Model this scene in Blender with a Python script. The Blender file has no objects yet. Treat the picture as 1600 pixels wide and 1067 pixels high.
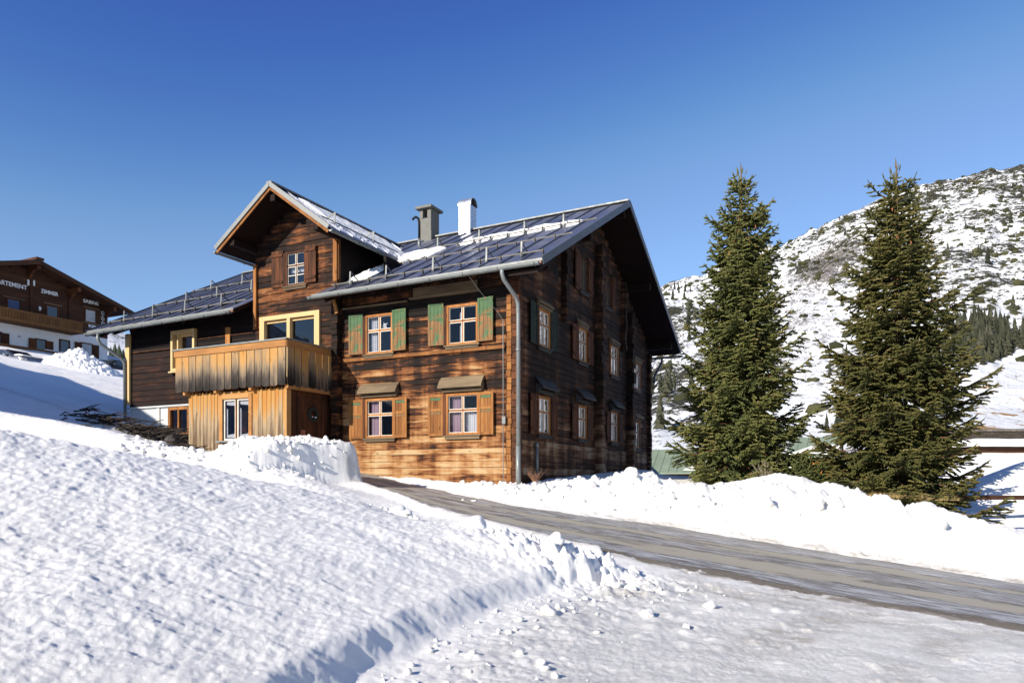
import bpy, math, random
import numpy as np
from mathutils import Vector, Matrix

random.seed(7)
S = bpy.context.scene
COL = S.collection
R = math.radians

# ------------------------------------------------------------------ camera, light, exposure
cam_d = bpy.data.cameras.new('camera'); cam = bpy.data.objects.new('camera', cam_d); COL.objects.link(cam)
cam.location = (0, 0, 0); cam.rotation_euler = (R(90), 0, 0)
cam_d.sensor_width = 36; cam_d.lens = 26.1; cam_d.shift_y = 0.1366
cam_d.clip_start = 0.1; cam_d.clip_end = 6000
S.camera = cam
SUN_TRAVEL = Vector((0.655, 0.637, -0.4095)).normalized()
sd = bpy.data.lights.new('sun', 'SUN'); sun = bpy.data.objects.new('sun', sd); COL.objects.link(sun)
sd.energy = 5.0; sd.angle = R(0.5); sd.color = (1.0, 0.93, 0.82)
sun.rotation_euler = SUN_TRAVEL.to_track_quat('-Z', 'Y').to_euler()
elev = math.asin(-SUN_TRAVEL.z)
W = bpy.data.worlds.new('World'); S.world = W; W.use_nodes = True
wn = W.node_tree; wn.nodes.clear()
sky = wn.nodes.new('ShaderNodeTexSky'); sky.sky_type = 'NISHITA'; sky.sun_disc = False
sky.sun_elevation = elev; sky.sun_rotation = math.atan2(-SUN_TRAVEL.x, -SUN_TRAVEL.y)
sky.altitude = 0; sky.air_density = 1.0; sky.dust_density = 0.0; sky.ozone_density = 6.0
bg = wn.nodes.new('ShaderNodeBackground'); bg.inputs[1].default_value = 0.12
wo = wn.nodes.new('ShaderNodeOutputWorld')
# deepen the blue of the mountain sky: per-channel contrast of the sky texture between two plain gains of it
sp = wn.nodes.new('ShaderNodeSeparateColor'); cb = wn.nodes.new('ShaderNodeCombineColor'); wn.links.new(sky.outputs[0], sp.inputs[0])
def wm(op, a, b, c=None):
    n = wn.nodes.new('ShaderNodeMath'); n.operation = op
    for v, k in ((a, 0), (b, 1), (c, 2)):
        if v is None: continue
        if isinstance(v, (int, float)): n.inputs[k].default_value = v
        else: wn.links.new(v, n.inputs[k])
    return n.outputs[0]
for ci, (ref, tgt, pw, hi, lo) in enumerate(((.093, .076, 2.9, 1.18, .48), (.202, .176, 2.35, 1.0, .56), (.429, .440, 1.35, .94, .85))):
    x_ = sp.outputs[ci]; pc = wm('MULTIPLY', wm('POWER', wm('MULTIPLY', x_, .12 / ref), pw), tgt / .12)
    pc = wm('MAXIMUM', wm('SMOOTH_MIN', pc, wm('MULTIPLY', x_, hi), .35), wm('MULTIPLY', x_, lo))
    wn.links.new(pc, cb.inputs[ci])
wn.links.new(cb.outputs[0], bg.inputs[0]); wn.links.new(bg.outputs[0], wo.inputs[0])
S.view_settings.view_transform = 'Standard'; S.view_settings.look = 'None'
S.view_settings.exposure = 0.62; S.view_settings.gamma = 1.0
S.cycles.max_bounces = 6; S.cycles.transparent_max_bounces = 8

# ------------------------------------------------------------------ tagging helpers
def tag(o, label=None, cat=None, group=None, kind=None):
    if label: o['label'] = label
    if cat: o['category'] = cat
    if group: o['group'] = group
    if kind: o['kind'] = kind
    return o
def empty(name, loc=(0, 0, 0), rz=0, label=None, cat=None, group=None):
    o = bpy.data.objects.new(name, None); COL.objects.link(o); o.empty_display_size = .3
    o.location = loc; o.rotation_euler = (0, 0, rz)
    return tag(o, label, cat, group)

# ------------------------------------------------------------------ numpy noise
_rs = np.random.RandomState(3)
_perm = _rs.permutation(256); _perm = np.concatenate([_perm, _perm, _perm])
_ga = _rs.rand(256) * 2 * np.pi; _gx = np.cos(_ga); _gy = np.sin(_ga)
def pnoise(x, y):
    xi = np.floor(x).astype(np.int64); yi = np.floor(y).astype(np.int64)
    xf = x - xi; yf = y - yi; xi &= 255; yi &= 255
    u = xf**3 * (xf * (xf * 6 - 15) + 10); v = yf**3 * (yf * (yf * 6 - 15) + 10)
    def g(ix, iy, dx, dy):
        h = _perm[_perm[ix & 255] + (iy & 255)]
        return _gx[h] * dx + _gy[h] * dy
    n00 = g(xi, yi, xf, yf); n10 = g(xi + 1, yi, xf - 1, yf)
    n01 = g(xi, yi + 1, xf, yf - 1); n11 = g(xi + 1, yi + 1, xf - 1, yf - 1)
    return (n00 * (1 - u) + n10 * u) * (1 - v) + (n01 * (1 - u) + n11 * u) * v * 1.0
def fbm(x, y, o=4, lac=2.1, gain=.5):
    a = 1.0; s = 0
    for i in range(o):
        s = s + a * pnoise(x + 17.3 * i, y + 9.1 * i); x = x * lac; y = y * lac; a *= gain
    return s
def worley(x, y):
    xi = np.floor(x).astype(np.int64); yi = np.floor(y).astype(np.int64)
    best = np.full(x.shape, 9.0)
    for dx in (-1, 0, 1):
        for dy in (-1, 0, 1):
            cx = xi + dx; cy = yi + dy
            h = _perm[_perm[cx & 255] + (cy & 255)]; h2 = _perm[h + 77]
            d = (cx + h / 255. - x)**2 + (cy + h2 / 255. - y)**2
            best = np.minimum(best, d)
    return np.sqrt(best)
def sst(a, b, x):
    t = np.clip((x - a) / (b - a), 0, 1); return t * t * (3 - 2 * t)

# ------------------------------------------------------------------ mesh helpers
def link(name, me, mat, parent):
    o = bpy.data.objects.new(name, me); COL.objects.link(o)
    if mat: me.materials.append(mat)
    if parent is not None: o.parent = parent
    return o
def np_mesh(name, V, F, mat, parent=None, smooth=False, attrs=None):
    V = np.asarray(V, np.float32); F = np.asarray(F, np.int32)
    me = bpy.data.meshes.new(name); k = F.shape[1]
    me.vertices.add(len(V)); me.vertices.foreach_set('co', V.ravel())
    me.loops.add(F.size); me.loops.foreach_set('vertex_index', F.ravel())
    me.polygons.add(len(F)); me.polygons.foreach_set('loop_start', np.arange(0, F.size, k, dtype=np.int32))
    try: me.polygons.foreach_set('loop_total', np.full(len(F), k, np.int32))
    except Exception: pass
    me.polygons.foreach_set('use_smooth', np.full(len(F), smooth, bool))
    for n, a in (attrs or {}).items():
        at = me.attributes.new(n, 'FLOAT', 'POINT'); at.data.foreach_set('value', np.asarray(a, np.float32).ravel())
    me.update(calc_edges=True); me.validate()
    return link(name, me, mat, parent)

class MB:
    def __init__(s): s.v = []; s.f = []; s.r = []; s.M = None
    def add(s, vs, fs, rnd=None):
        b = len(s.v); r = random.random() if rnd is None else rnd
        for p in vs:
            p = Vector(p)
            if s.M is not None: p = s.M @ p
            s.v.append(tuple(p)); s.r.append(r)
        s.f += [tuple(b + i for i in f) for f in fs]
        return s
    def box(s, x0, x1, y0, y1, z0, z1, rnd=None):
        if x0 > x1: x0, x1 = x1, x0
        if y0 > y1: y0, y1 = y1, y0
        if z0 > z1: z0, z1 = z1, z0
        return s.add([(x0,y0,z0),(x1,y0,z0),(x1,y1,z0),(x0,y1,z0),(x0,y0,z1),(x1,y0,z1),(x1,y1,z1),(x0,y1,z1)],
              [(0,3,2,1),(4,5,6,7),(0,1,5,4),(1,2,6,5),(2,3,7,6),(3,0,4,7)], rnd)
    def prism(s, poly, vec, rnd=None):
        n = len(poly); vec = Vector(vec); a = [Vector(p) for p in poly]; b = [p + vec for p in a]
        return s.add(a + b, [tuple(range(n - 1, -1, -1)), tuple(range(n, 2 * n))] + [(i, (i + 1) % n, n + (i + 1) % n, n + i) for i in range(n)], rnd)
    def beam(s, p, q, w, h, up=(0, 0, 1), rnd=None):
        p = Vector(p); q = Vector(q); d = (q - p).normalized(); up = Vector(up)
        r = d.cross(up)
        if r.length < 1e-4: r = d.cross(Vector((1, 0, 0)))
        r.normalize(); u = r.cross(d); r *= w / 2; u *= h / 2
        return s.prism([p - r - u, p + r - u, p + r + u, p - r + u], q - p, rnd)
    def tube(s, pts, r, n=8, caps=True, rnd=None):
        pts = [Vector(p) for p in pts]; m = len(pts)
        rr = r if isinstance(r, (list, tuple)) else [r] * m
        vs = []; fs = []; prev = None
        for i, p in enumerate(pts):
            t = (pts[min(i + 1, m - 1)] - pts[max(i - 1, 0)]).normalized()
            if prev is None:
                a = t.cross(Vector((0, 0, 1)))
                if a.length < .05: a = t.cross(Vector((0, 1, 0)))
            else: a = prev - t * prev.dot(t)
            a.normalize(); prev = a; b = t.cross(a)
            for j in range(n):
                an = 2 * math.pi * j / n; vs.append(p + (a * math.cos(an) + b * math.sin(an)) * rr[i])
        for i in range(m - 1):
            for j in range(n):
                k = (j + 1) % n; fs.append((i*n+j, i*n+k, (i+1)*n+k, (i+1)*n+j))
        if caps: fs += [tuple(range(n - 1, -1, -1)), tuple((m-1)*n + j for j in range(n))]
        return s.add(vs, fs, rnd)
    def blob(s, c, r, sub=1, jit=.25, rnd=None, flat=1.0):
        V, F = ICO[sub]
        rx = [r * (1 + random.uniform(-.25, .25)) for _ in range(3)]
        ph = [random.uniform(0, 6) for _ in range(6)]
        vs = []
        for x, y, z in V:
            k = 1 + jit * (math.sin(3.1*x + ph[0]) * math.sin(2.7*y + ph[1]) + .6 * math.sin(5.3*z + ph[2] + 2*x)) + random.uniform(-jit, jit) * .25
            vs.append((c[0] + x*rx[0]*k, c[1] + y*rx[1]*k, c[2] + z*rx[2]*k*flat))
        return s.add(vs, F, rnd)
    def build(s, name, mat, parent=None, smooth=False, bevel=0, loc=None, rz=None):
        me = bpy.data.meshes.new(name); me.from_pydata(s.v, [], s.f)
        at = me.attributes.new('rnd', 'FLOAT', 'POINT'); at.data.foreach_set('value', np.array(s.r, np.float32))
        import bmesh
        bm = bmesh.new(); bm.from_mesh(me); bmesh.ops.recalc_face_normals(bm, faces=bm.faces); bm.to_mesh(me); bm.free()
        if smooth:
            me.polygons.foreach_set('use_smooth', np.ones(len(me.polygons), bool))
        o = link(name, me, mat, parent)
        if bevel:
            m = o.modifiers.new('bevel', 'BEVEL'); m.width = bevel; m.segments = 1; m.limit_method = 'ANGLE'
        if loc is not None: o.location = loc
        if rz is not None: o.rotation_euler = (0, 0, rz)
        return o
def _ico():
    import bmesh
    d = {}
    for s in (1, 2, 3):
        bm = bmesh.new(); bmesh.ops.create_icosphere(bm, subdivisions=s, radius=1)
        d[s] = ([tuple(v.co) for v in bm.verts], [tuple(v.index for v in f.verts) for f in bm.faces]); bm.free()
    return d
ICO = _ico()

# ------------------------------------------------------------------ material helpers
class NT:
    def __init__(s, name):
        s.m = bpy.data.materials.new(name); s.m.use_nodes = True; s.t = s.m.node_tree; s.t.nodes.clear()
        s.out = s.n('ShaderNodeOutputMaterial'); s.b = s.n('ShaderNodeBsdfPrincipled'); s.l(s.b.outputs[0], s.out.inputs[0])
    def n(s, t, **k):
        n = s.t.nodes.new(t)
        for a, b in k.items(): setattr(n, a, b)
        return n
    def l(s, a, b): s.t.links.new(a, b)
    def put(s, v, sock):
        if hasattr(v, 'is_linked') or hasattr(v, 'links'): s.l(v, sock)
        else: sock.default_value = v
    def math(s, op, a, b=0.0, c=None, clamp=False):
        n = s.n('ShaderNodeMath', operation=op); n.use_clamp = clamp
        s.put(a, n.inputs[0]); s.put(b, n.inputs[1])
        if c is not None: s.put(c, n.inputs[2])
        return n.outputs[0]
    def coords(s, kind='Object'): return s.n('ShaderNodeTexCoord').outputs[kind]
    def xyz(s, v):
        n = s.n('ShaderNodeSeparateXYZ'); s.l(v, n.inputs[0]); return n.outputs
    def comb(s, x, y, z):
        n = s.n('ShaderNodeCombineXYZ'); s.put(x, n.inputs[0]); s.put(y, n.inputs[1]); s.put(z, n.inputs[2]); return n.outputs[0]
    def scale(s, v, sc, rot=(0, 0, 0)):
        n = s.n('ShaderNodeMapping'); s.l(v, n.inputs[0]); n.inputs['Scale'].default_value = sc; n.inputs['Rotation'].default_value = rot; return n.outputs[0]
    def noise(s, v, sc=1, det=4, rough=.5, dist=0):
        n = s.n('ShaderNodeTexNoise'); s.l(v, n.inputs['Vector']); n.inputs['Scale'].default_value = sc
        n.inputs['Detail'].default_value = det; n.inputs['Roughness'].default_value = rough; n.inputs['Distortion'].default_value = dist
        return n.outputs[0]
    def vor(s, v, sc=1, feat='F1'):
        n = s.n('ShaderNodeTexVoronoi', feature=feat); s.l(v, n.inputs['Vector']); n.inputs['Scale'].default_value = sc; return n.outputs['Distance']
    def attr(s, name): return s.n('ShaderNodeAttribute', attribute_name=name).outputs['Fac']
    def mr(s, v, a, b, c=0.0, d=1.0, smooth=True):
        n = s.n('ShaderNodeMapRange'); n.interpolation_type = 'SMOOTHSTEP' if smooth else 'LINEAR'
        s.l(v, n.inputs[0]); n.inputs[1].default_value = a; n.inputs[2].default_value = b; n.inputs[3].default_value = c; n.inputs[4].default_value = d
        return n.outputs[0]
    def ramp(s, v, stops):
        n = s.n('ShaderNodeValToRGB'); s.l(v, n.inputs[0]); e = n.color_ramp.elements
        while len(e) < len(stops): e.new(.5)
        for i, (p, c) in enumerate(stops): e[i].position = p; e[i].color = (*c, 1)
        return n.outputs[0]
    def mix(s, f, a, b, mode='MIX'):
        n = s.n('ShaderNodeMix', data_type='RGBA', blend_type=mode); s.put(f, n.inputs[0])
        for v, i in ((a, 6), (b, 7)):
            if isinstance(v, tuple): n.inputs[i].default_value = (*v, 1)
            else: s.l(v, n.inputs[i])
        return n.outputs[2]
    def bump(s, h, st=.3, d=.02, nrm=None):
        n = s.n('ShaderNodeBump'); s.l(h, n.inputs['Height']); n.inputs['Strength'].default_value = st; n.inputs['Distance'].default_value = d
        if nrm is not None: s.l(nrm, n.inputs['Normal'])
        return n.outputs[0]
    def fin(s, col=None, rough=.8, metal=0, nrm=None, spec=.3):
        if col is not None: s.put((*col, 1) if isinstance(col, tuple) else col, s.b.inputs['Base Color'])
        s.put(rough, s.b.inputs['Roughness']); s.put(metal, s.b.inputs['Metallic']); s.b.inputs['Specular IOR Level'].default_value = spec
        if nrm is not None: s.l(nrm, s.b.inputs['Normal'])
        return s.m

def wood(name, stops, axis='x', base=.5, zgrad=None, rnd=.35, grain=.45, blot=.8, streak=.0, bump=.5, knots=True, rough=.8):
    """weathered timber: ramp driven by height of the wall, board, blotches, streaks, grain"""
    t = NT(name); c = t.coords(); r = t.attr('rnd')
    off = t.comb(t.math('MULTIPLY', r, 37.), t.math('MULTIPLY', r, 19.), t.math('MULTIPLY', r, 53.))
    va = t.n('ShaderNodeVectorMath', operation='ADD'); t.l(c, va.inputs[0]); t.l(off, va.inputs[1]); cv = va.outputs[0]
    gs, bs = {'x': ((1.6, 24, 34), (.8, 2, 3.2)), 'z': ((34, 34, 1.6), (4, 4, .9)), 'y': ((24, 1.6, 34), (2, .8, 3.2)), 'xy': ((1.6, 1.6, 34), (.8, .8, 3.2))}[axis]
    g = t.noise(t.scale(cv, gs), 1, 5, .65, .3)
    b = t.noise(t.scale(cv, bs), 1, 5, .62, .4)
    f = t.math('MULTIPLY_ADD', t.math('SUBTRACT', b, .5), blot * 2, base)
    f = t.math('MULTIPLY_ADD', t.math('SUBTRACT', g, .5), grain * 2, f)
    f = t.math('MULTIPLY_ADD', t.math('SUBTRACT', r, .5), rnd, f)
    if streak:
        st = t.noise(t.scale(c, (2.1, 2.1, .22)), 1, 4, .6)
        f = t.math('MULTIPLY_ADD', t.math('SUBTRACT', st, .5), streak * 2, f)
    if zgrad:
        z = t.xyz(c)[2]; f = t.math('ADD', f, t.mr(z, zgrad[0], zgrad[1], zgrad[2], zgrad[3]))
    col = t.ramp(f, stops)
    if knots:
        kv = t.vor(t.scale(cv, {'x': (1.6, 5, 5), 'xy': (1.6, 1.6, 5), 'z': (6, 6, 1.7), 'y': (5, 1.6, 5)}[axis]), 1)
        k = t.mr(kv, .05, .14, .75, 0); col = t.mix(k, col, (.03, .013, .006))
    h = t.math('ADD', g, t.math('MULTIPLY', b, .6))
    return t.fin(col, rough, 0, t.bump(h, bump, .02), .2)

BLK = (.006, .0035, .0025); DBR = (.026, .011, .006); OBR = (.155, .054, .017); TAN = (.31, .155, .06); PAL = (.40, .275, .145); GRY = (.30, .25, .19)
M = {}
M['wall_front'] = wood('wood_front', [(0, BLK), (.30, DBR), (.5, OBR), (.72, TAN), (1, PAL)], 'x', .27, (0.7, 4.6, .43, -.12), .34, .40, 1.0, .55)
M['wall_tower'] = wood('wood_tower', [(0, BLK), (.35, DBR), (.62, OBR), (1, TAN)], 'x', .27, None, .38, .45, 1.1, .3)
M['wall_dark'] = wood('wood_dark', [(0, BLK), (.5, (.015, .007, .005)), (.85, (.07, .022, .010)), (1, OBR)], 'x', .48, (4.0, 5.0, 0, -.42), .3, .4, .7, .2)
M['wall_gable'] = wood('wood_gable', [(0, (.006, .0035, .003)), (.35, (.018, .009, .006)), (.62, (.085, .037, .018)), (.85, (.24, .14, .075)), (1, (.30, .23, .16))], 'xy', .41, (0.6, 3.9, .24, -.06), .25, .3, .6, .62)
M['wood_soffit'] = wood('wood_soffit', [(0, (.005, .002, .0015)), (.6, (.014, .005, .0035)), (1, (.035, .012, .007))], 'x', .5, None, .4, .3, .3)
M['wood_orange'] = wood('wood_orange', [(0, (.07, .026, .01)), (.4, (.26, .10, .028)), (.8, (.42, .19, .06)), (1, (.5, .28, .11))], 'z', .5, None, .3, .35, .4)
M['wood_shut'] = wood('wood_shutter', [(0, (.04, .016, .008)), (.4, (.19, .075, .022)), (.8, (.34, .15, .045)), (1, (.42, .22, .09))], 'z', .5, None, .3, .35, .5)
M['wood_brown'] = wood('wood_brown', [(0, BLK), (.4, (.05, .019, .009)), (.8, (.13, .045, .017)), (1, (.22, .09, .03))], 'z', .5, None, .3, .35, .5)
M['wood_new'] = wood('wood_new', [(0, (.48, .32, .14)), (1, (.60, .43, .22))], 'z', .5, None, .3, .2, .2, knots=False, bump=.1)
M['wood_grey'] = wood('wood_grey', [(0, (.04, .028, .018)), (.4, (.11, .078, .048)), (.8, (.20, .145, .085)), (1, (.28, .20, .12))], 'x', .5, None, .3, .4, .5)
M['wood_porch'] = wood('wood_porch', [(0, (.06, .025, .010)), (.25, (.17, .12, .075)), (.46, (.31, .225, .135)), (.66, (.37, .19, .055)), (1, (.34, .135, .025))], 'z', .30, (1.3, 2.6, 0, .45), .3, .3, .45)
M['wood_balc'] = wood('wood_balcony', [(0, (.012, .010, .008)), (.25, (.055, .043, .035)), (.5, (.20, .145, .09)), (.75, (.36, .205, .078)), (1, (.40, .19, .045))], 'z', .16, (2.7, 3.7, 0, .66), .38, .32, .45)
M['wood_rail'] = wood('wood_rail', [(0, (.12, .045, .015)), (.5, (.36, .17, .055)), (1, (.45, .26, .10))], 'xy', .52, None, .3, .3, .4)
M['wood_chalet'] = wood('wood_chalet', [(0, (.022, .010, .006)), (.5, (.055, .024, .013)), (1, (.10, .045, .022))], 'xy', .5, None, .3, .3, .4, knots=False)
M['wood_chbalc'] = wood('wood_chalet_balcony', [(0, (.05, .025, .01)), (.5, (.13, .06, .02)), (1, (.20, .10, .035))], 'z', .5, None, .3, .3, .4, knots=False)
M['wood_hut'] = wood('wood_hut', [(0, (.2, .07, .02)), (.5, (.42, .16, .035)), (1, (.5, .23, .06))], 'z', .5, None, .3, .3, .4, knots=False)
def green_paint():
    t = NT('green_paint'); c = t.coords(); r = t.attr('rnd'); z = t.xyz(c)[2]
    n = t.noise(t.scale(c, (7, 7, 2.6)), 1, 6, .72)
    f = t.math('ADD', t.math('MULTIPLY_ADD', t.math('SUBTRACT', n, .5), 1.6, .5), t.mr(z, 0.05, 1.15, -.12, .12)); f = t.math('MULTIPLY_ADD', t.math('SUBTRACT', r, .5), .12, f)
    g = t.ramp(n, [(.3, (.035, .075, .032)), (.7, (.065, .125, .055))])
    wv = t.noise(t.scale(c, (30, 30, 2)), 1, 4, .6); wd = t.ramp(wv, [(.3, (.09, .045, .02)), (.7, (.26, .13, .045))])
    col = t.mix(t.mr(f, .46, .56), wd, g)
    return t.fin(col, .7, 0, t.bump(wv, .3, .01), .25)
M['green'] = green_paint()
def plain(name, c, rough=.6, metal=0, var=.12, sc=6, spec=.3):
    t = NT(name); n = t.noise(t.coords(), sc, 5, .6)
    a = tuple(x * (1 - var) for x in c); b = tuple(min(1, x * (1 + var)) for x in c)
    rn = t.mr(n, .3, .7, max(.03, rough - .08), min(1, rough + .08))
    return t.fin(t.ramp(n, [(.3, a), (.7, b)]), rn, metal, None, spec)
M['white'] = plain('white_paint', (.60, .55, .47), .5)
M['zinc'] = plain('zinc', (.19, .205, .20), .5, .3, .12, 3)
M['steel'] = plain('bright_steel', (.45, .47, .50), .38, .8, .06, 4)
M['pale_flash'] = plain('pale_flashing', (.17, .175, .17), .55, .3)
M['dark_flash'] = plain('dark_flashing', (.10, .11, .125), .45, .5)
M['copper'] = plain('copper_edge', (.32, .13, .08), .6, .2)
M['iron'] = plain('dark_iron', (.04, .038, .036), .6, .4)
M['pipe'] = plain('rail_pipe', (.24, .22, .18), .5, .4)
M['hook'] = plain('snow_hook_metal', (.15, .155, .15), .55, .4)
M['tin'] = plain('dark_tin', (.035, .035, .034), .7, .1)
M['render_white'] = plain('white_render', (.66, .67, .68), .9, 0, .05, 2)
M['plaster_grey'] = plain('grey_plaster', (.42, .43, .43), .9, 0, .10, 1.5)
M['concrete'] = plain('chimney_render', (.15, .147, .13), .9, 0, .12, 4)
M['black'] = plain('black', (.008, .008, .008), .7)
M['cloth'] = plain('curtain_cloth', (.75, .73, .76), .9, 0, .05)
M['cloth_pink'] = plain('pink_curtain', (.52, .36, .42), .9, 0, .05)
M['paper'] = plain('white_paper', (.85, .85, .85), .9, 0, .03)
M['letter'] = plain('letter_white', (.66, .68, .70), .6, 0, .03)
M['greenroof'] = plain('green_sheet_roof', (.20, .245, .175), .6, .1, .1, 1.2)
M['stone'] = None
def glass():
    t = NT('window_glass'); t.t.nodes.remove(t.b)
    tr = t.n('ShaderNodeBsdfTransparent'); tr.inputs[0].default_value = (.6, .62, .64, 1)
    gl = t.n('ShaderNodeBsdfGlossy'); gl.inputs['Roughness'].default_value = .015; gl.inputs[0].default_value = (.95, .97, 1, 1)
    n = t.noise(t.coords(), 2.2, 2, .5); bm = t.bump(n, .10, .02); t.l(bm, gl.inputs['Normal'])
    fr = t.n('ShaderNodeLayerWeight'); fr.inputs[0].default_value = .5; f2 = t.math('MULTIPLY_ADD', t.math('POWER', fr.outputs['Facing'], 2.2), 1.0, .015, clamp=True)
    mx = t.n('ShaderNodeMixShader'); t.l(f2, mx.inputs[0]); t.l(tr.outputs[0], mx.inputs[1]); t.l(gl.outputs[0], mx.inputs[2])
    t.l(mx.outputs[0], t.out.inputs[0]); return t.m
M['glass'] = glass()
def roof_mat():
    t = NT('sheet_metal_roof'); c = t.coords(); x = t.xyz(c)
    n = t.noise(t.scale(c, (2.2, .7, .7)), 1, 5, .6); n2 = t.noise(c, 14, 3, .6)
    r = t.attr('rnd')
    col = t.ramp(t.math('MULTIPLY_ADD', r, .35, t.math('MULTIPLY', n, .65)), [(.2, (.105, .112, .150)), (.5, (.165, .175, .22)), (.8, (.26, .27, .32))])
    rg = t.mr(n, .3, .7, .30, .46)
    dent = t.noise(t.scale(c, (3.2, .9, .9)), 1, 2, .5)
    return t.fin(col, rg, .6, t.bump(dent, .35, .02, t.bump(n2, .06, .01)), .5)
M['roof'] = roof_mat()

def snow_mat(name, dirt=False, near=True, grainscale=1.):
    t = NT(name); g = t.n('ShaderNodeNewGeometry').outputs['Position']
    n1 = t.noise(g, 13 * grainscale, 6, .7); n2 = t.noise(g, 55 * grainscale, 4, .7)
    n3 = t.noise(g, .6, 3, .5)
    col = t.ramp(n3, [(.3, (.87, .84, .785)), (.7, (.91, .88, .83))])
    rough = .75
    if dirt:
        d = t.attr('dirt')
        nd = t.noise(t.scale(g, (1.2, 3.4, 1), (0, 0, R(-24))), 1.2, 6, .7)
        nf = t.math('ADD', t.math('MULTIPLY', t.noise(g, 38, 6, .85), .5), t.math('MULTIPLY', t.noise(t.scale(g, (4, 12, 1), (0, 0, R(-28))), 1.5, 6, .8), .5))
        f = t.math('MULTIPLY', d, t.mr(t.math('ADD', t.math('MULTIPLY', nd, .42), t.math('MULTIPLY', nf, .58)), .40, .60))
        f = t.math('MAXIMUM', f, t.mr(d, .88, 1.05, 0, .92))
        dc = t.ramp(nf, [(.35, (.13, .10, .07)), (.65, (.40, .34, .26))])
        col = t.mix(f, col, dc)
        ic = t.attr('ice')
        rough = t.mr(t.math('MULTIPLY', ic, nd), .1, .45, .75, .30)
        icn = t.noise(t.scale(g, (.8, 2.6, 1), (0, 0, R(-20))), 1, 5, .7)
        fin_ = t.noise(t.scale(g, (3, 13, 1), (0, 0, R(-20))), 1.6, 6, .8); col = t.mix(t.math('MULTIPLY', ic, t.mr(t.math('ADD', t.math('MULTIPLY', icn, .45), t.math('MULTIPLY', fin_, .55)), .42, .58, .0, .9)), col, (.50, .495, .475))
    h = t.math('ADD', t.math('MULTIPLY', n1, 1.), t.math('MULTIPLY', n2, .3))
    n4 = t.noise(g, 38, 6, .95); m = t.fin(col, rough, 0, t.bump(n4, .8, .018, t.bump(h, .30, .022)), .3)
    t.b.inputs['Subsurface Weight'].default_value = 0.0
    return m
M['snow'] = snow_mat('snow', True)
M['snow_plain'] = snow_mat('snow_plain', False)

# ------------------------------------------------------------------ terrain
CX, CY = .05, 20.0
HD1 = (-.8975, .4412); HD2 = (.4412, .8975)          # along the facade to the left / along the gable away
FARX = [-40, -12, -4.5, -3.7, -1.7, .08, 1.55, 3.1, 5.1, 7.0, 8.7, 10.1, 25]
FARY = [36, 26, 22.2, 21.7, 19.7, 18.3, 17.95, 17.7, 16.95, 16.15, 15.45, 14.7, 8.4]
NEAX = [-30, -3.6, -2.8, -1.6, .3, 2.42, 4.1, 5.45, 7.2, 25]
NEAY = [34, 18.2, 17.3, 15.3, 13.5, 11.9, 11.0, 10.5, 9.9, 3.2]
def plane(X, Y):
    return -2.13 - .111 * X + .085 * Y
def house_local(X, Y):
    dx = X - CX; dy = Y - CY
    return -(dx * HD1[0] + dy * HD1[1]), dx * HD2[0] + dy * HD2[1]
def seg_d(X, Y, pts):
    best = np.full(X.shape, 1e9); par = np.zeros(X.shape); tot = 0
    for (x0, y0), (x1, y1) in zip(pts[:-1], pts[1:]):
        L = math.hypot(x1 - x0, y1 - y0); t = np.clip(((X - x0) * (x1 - x0) + (Y - y0) * (y1 - y0)) / L**2, 0, 1)
        d = np.hypot(X - x0 - t * (x1 - x0), Y - y0 - t * (y1 - y0)); m = d < best
        best = np.where(m, d, best); par = np.where(m, tot + t * L, par); tot += L
    return best, par
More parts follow.
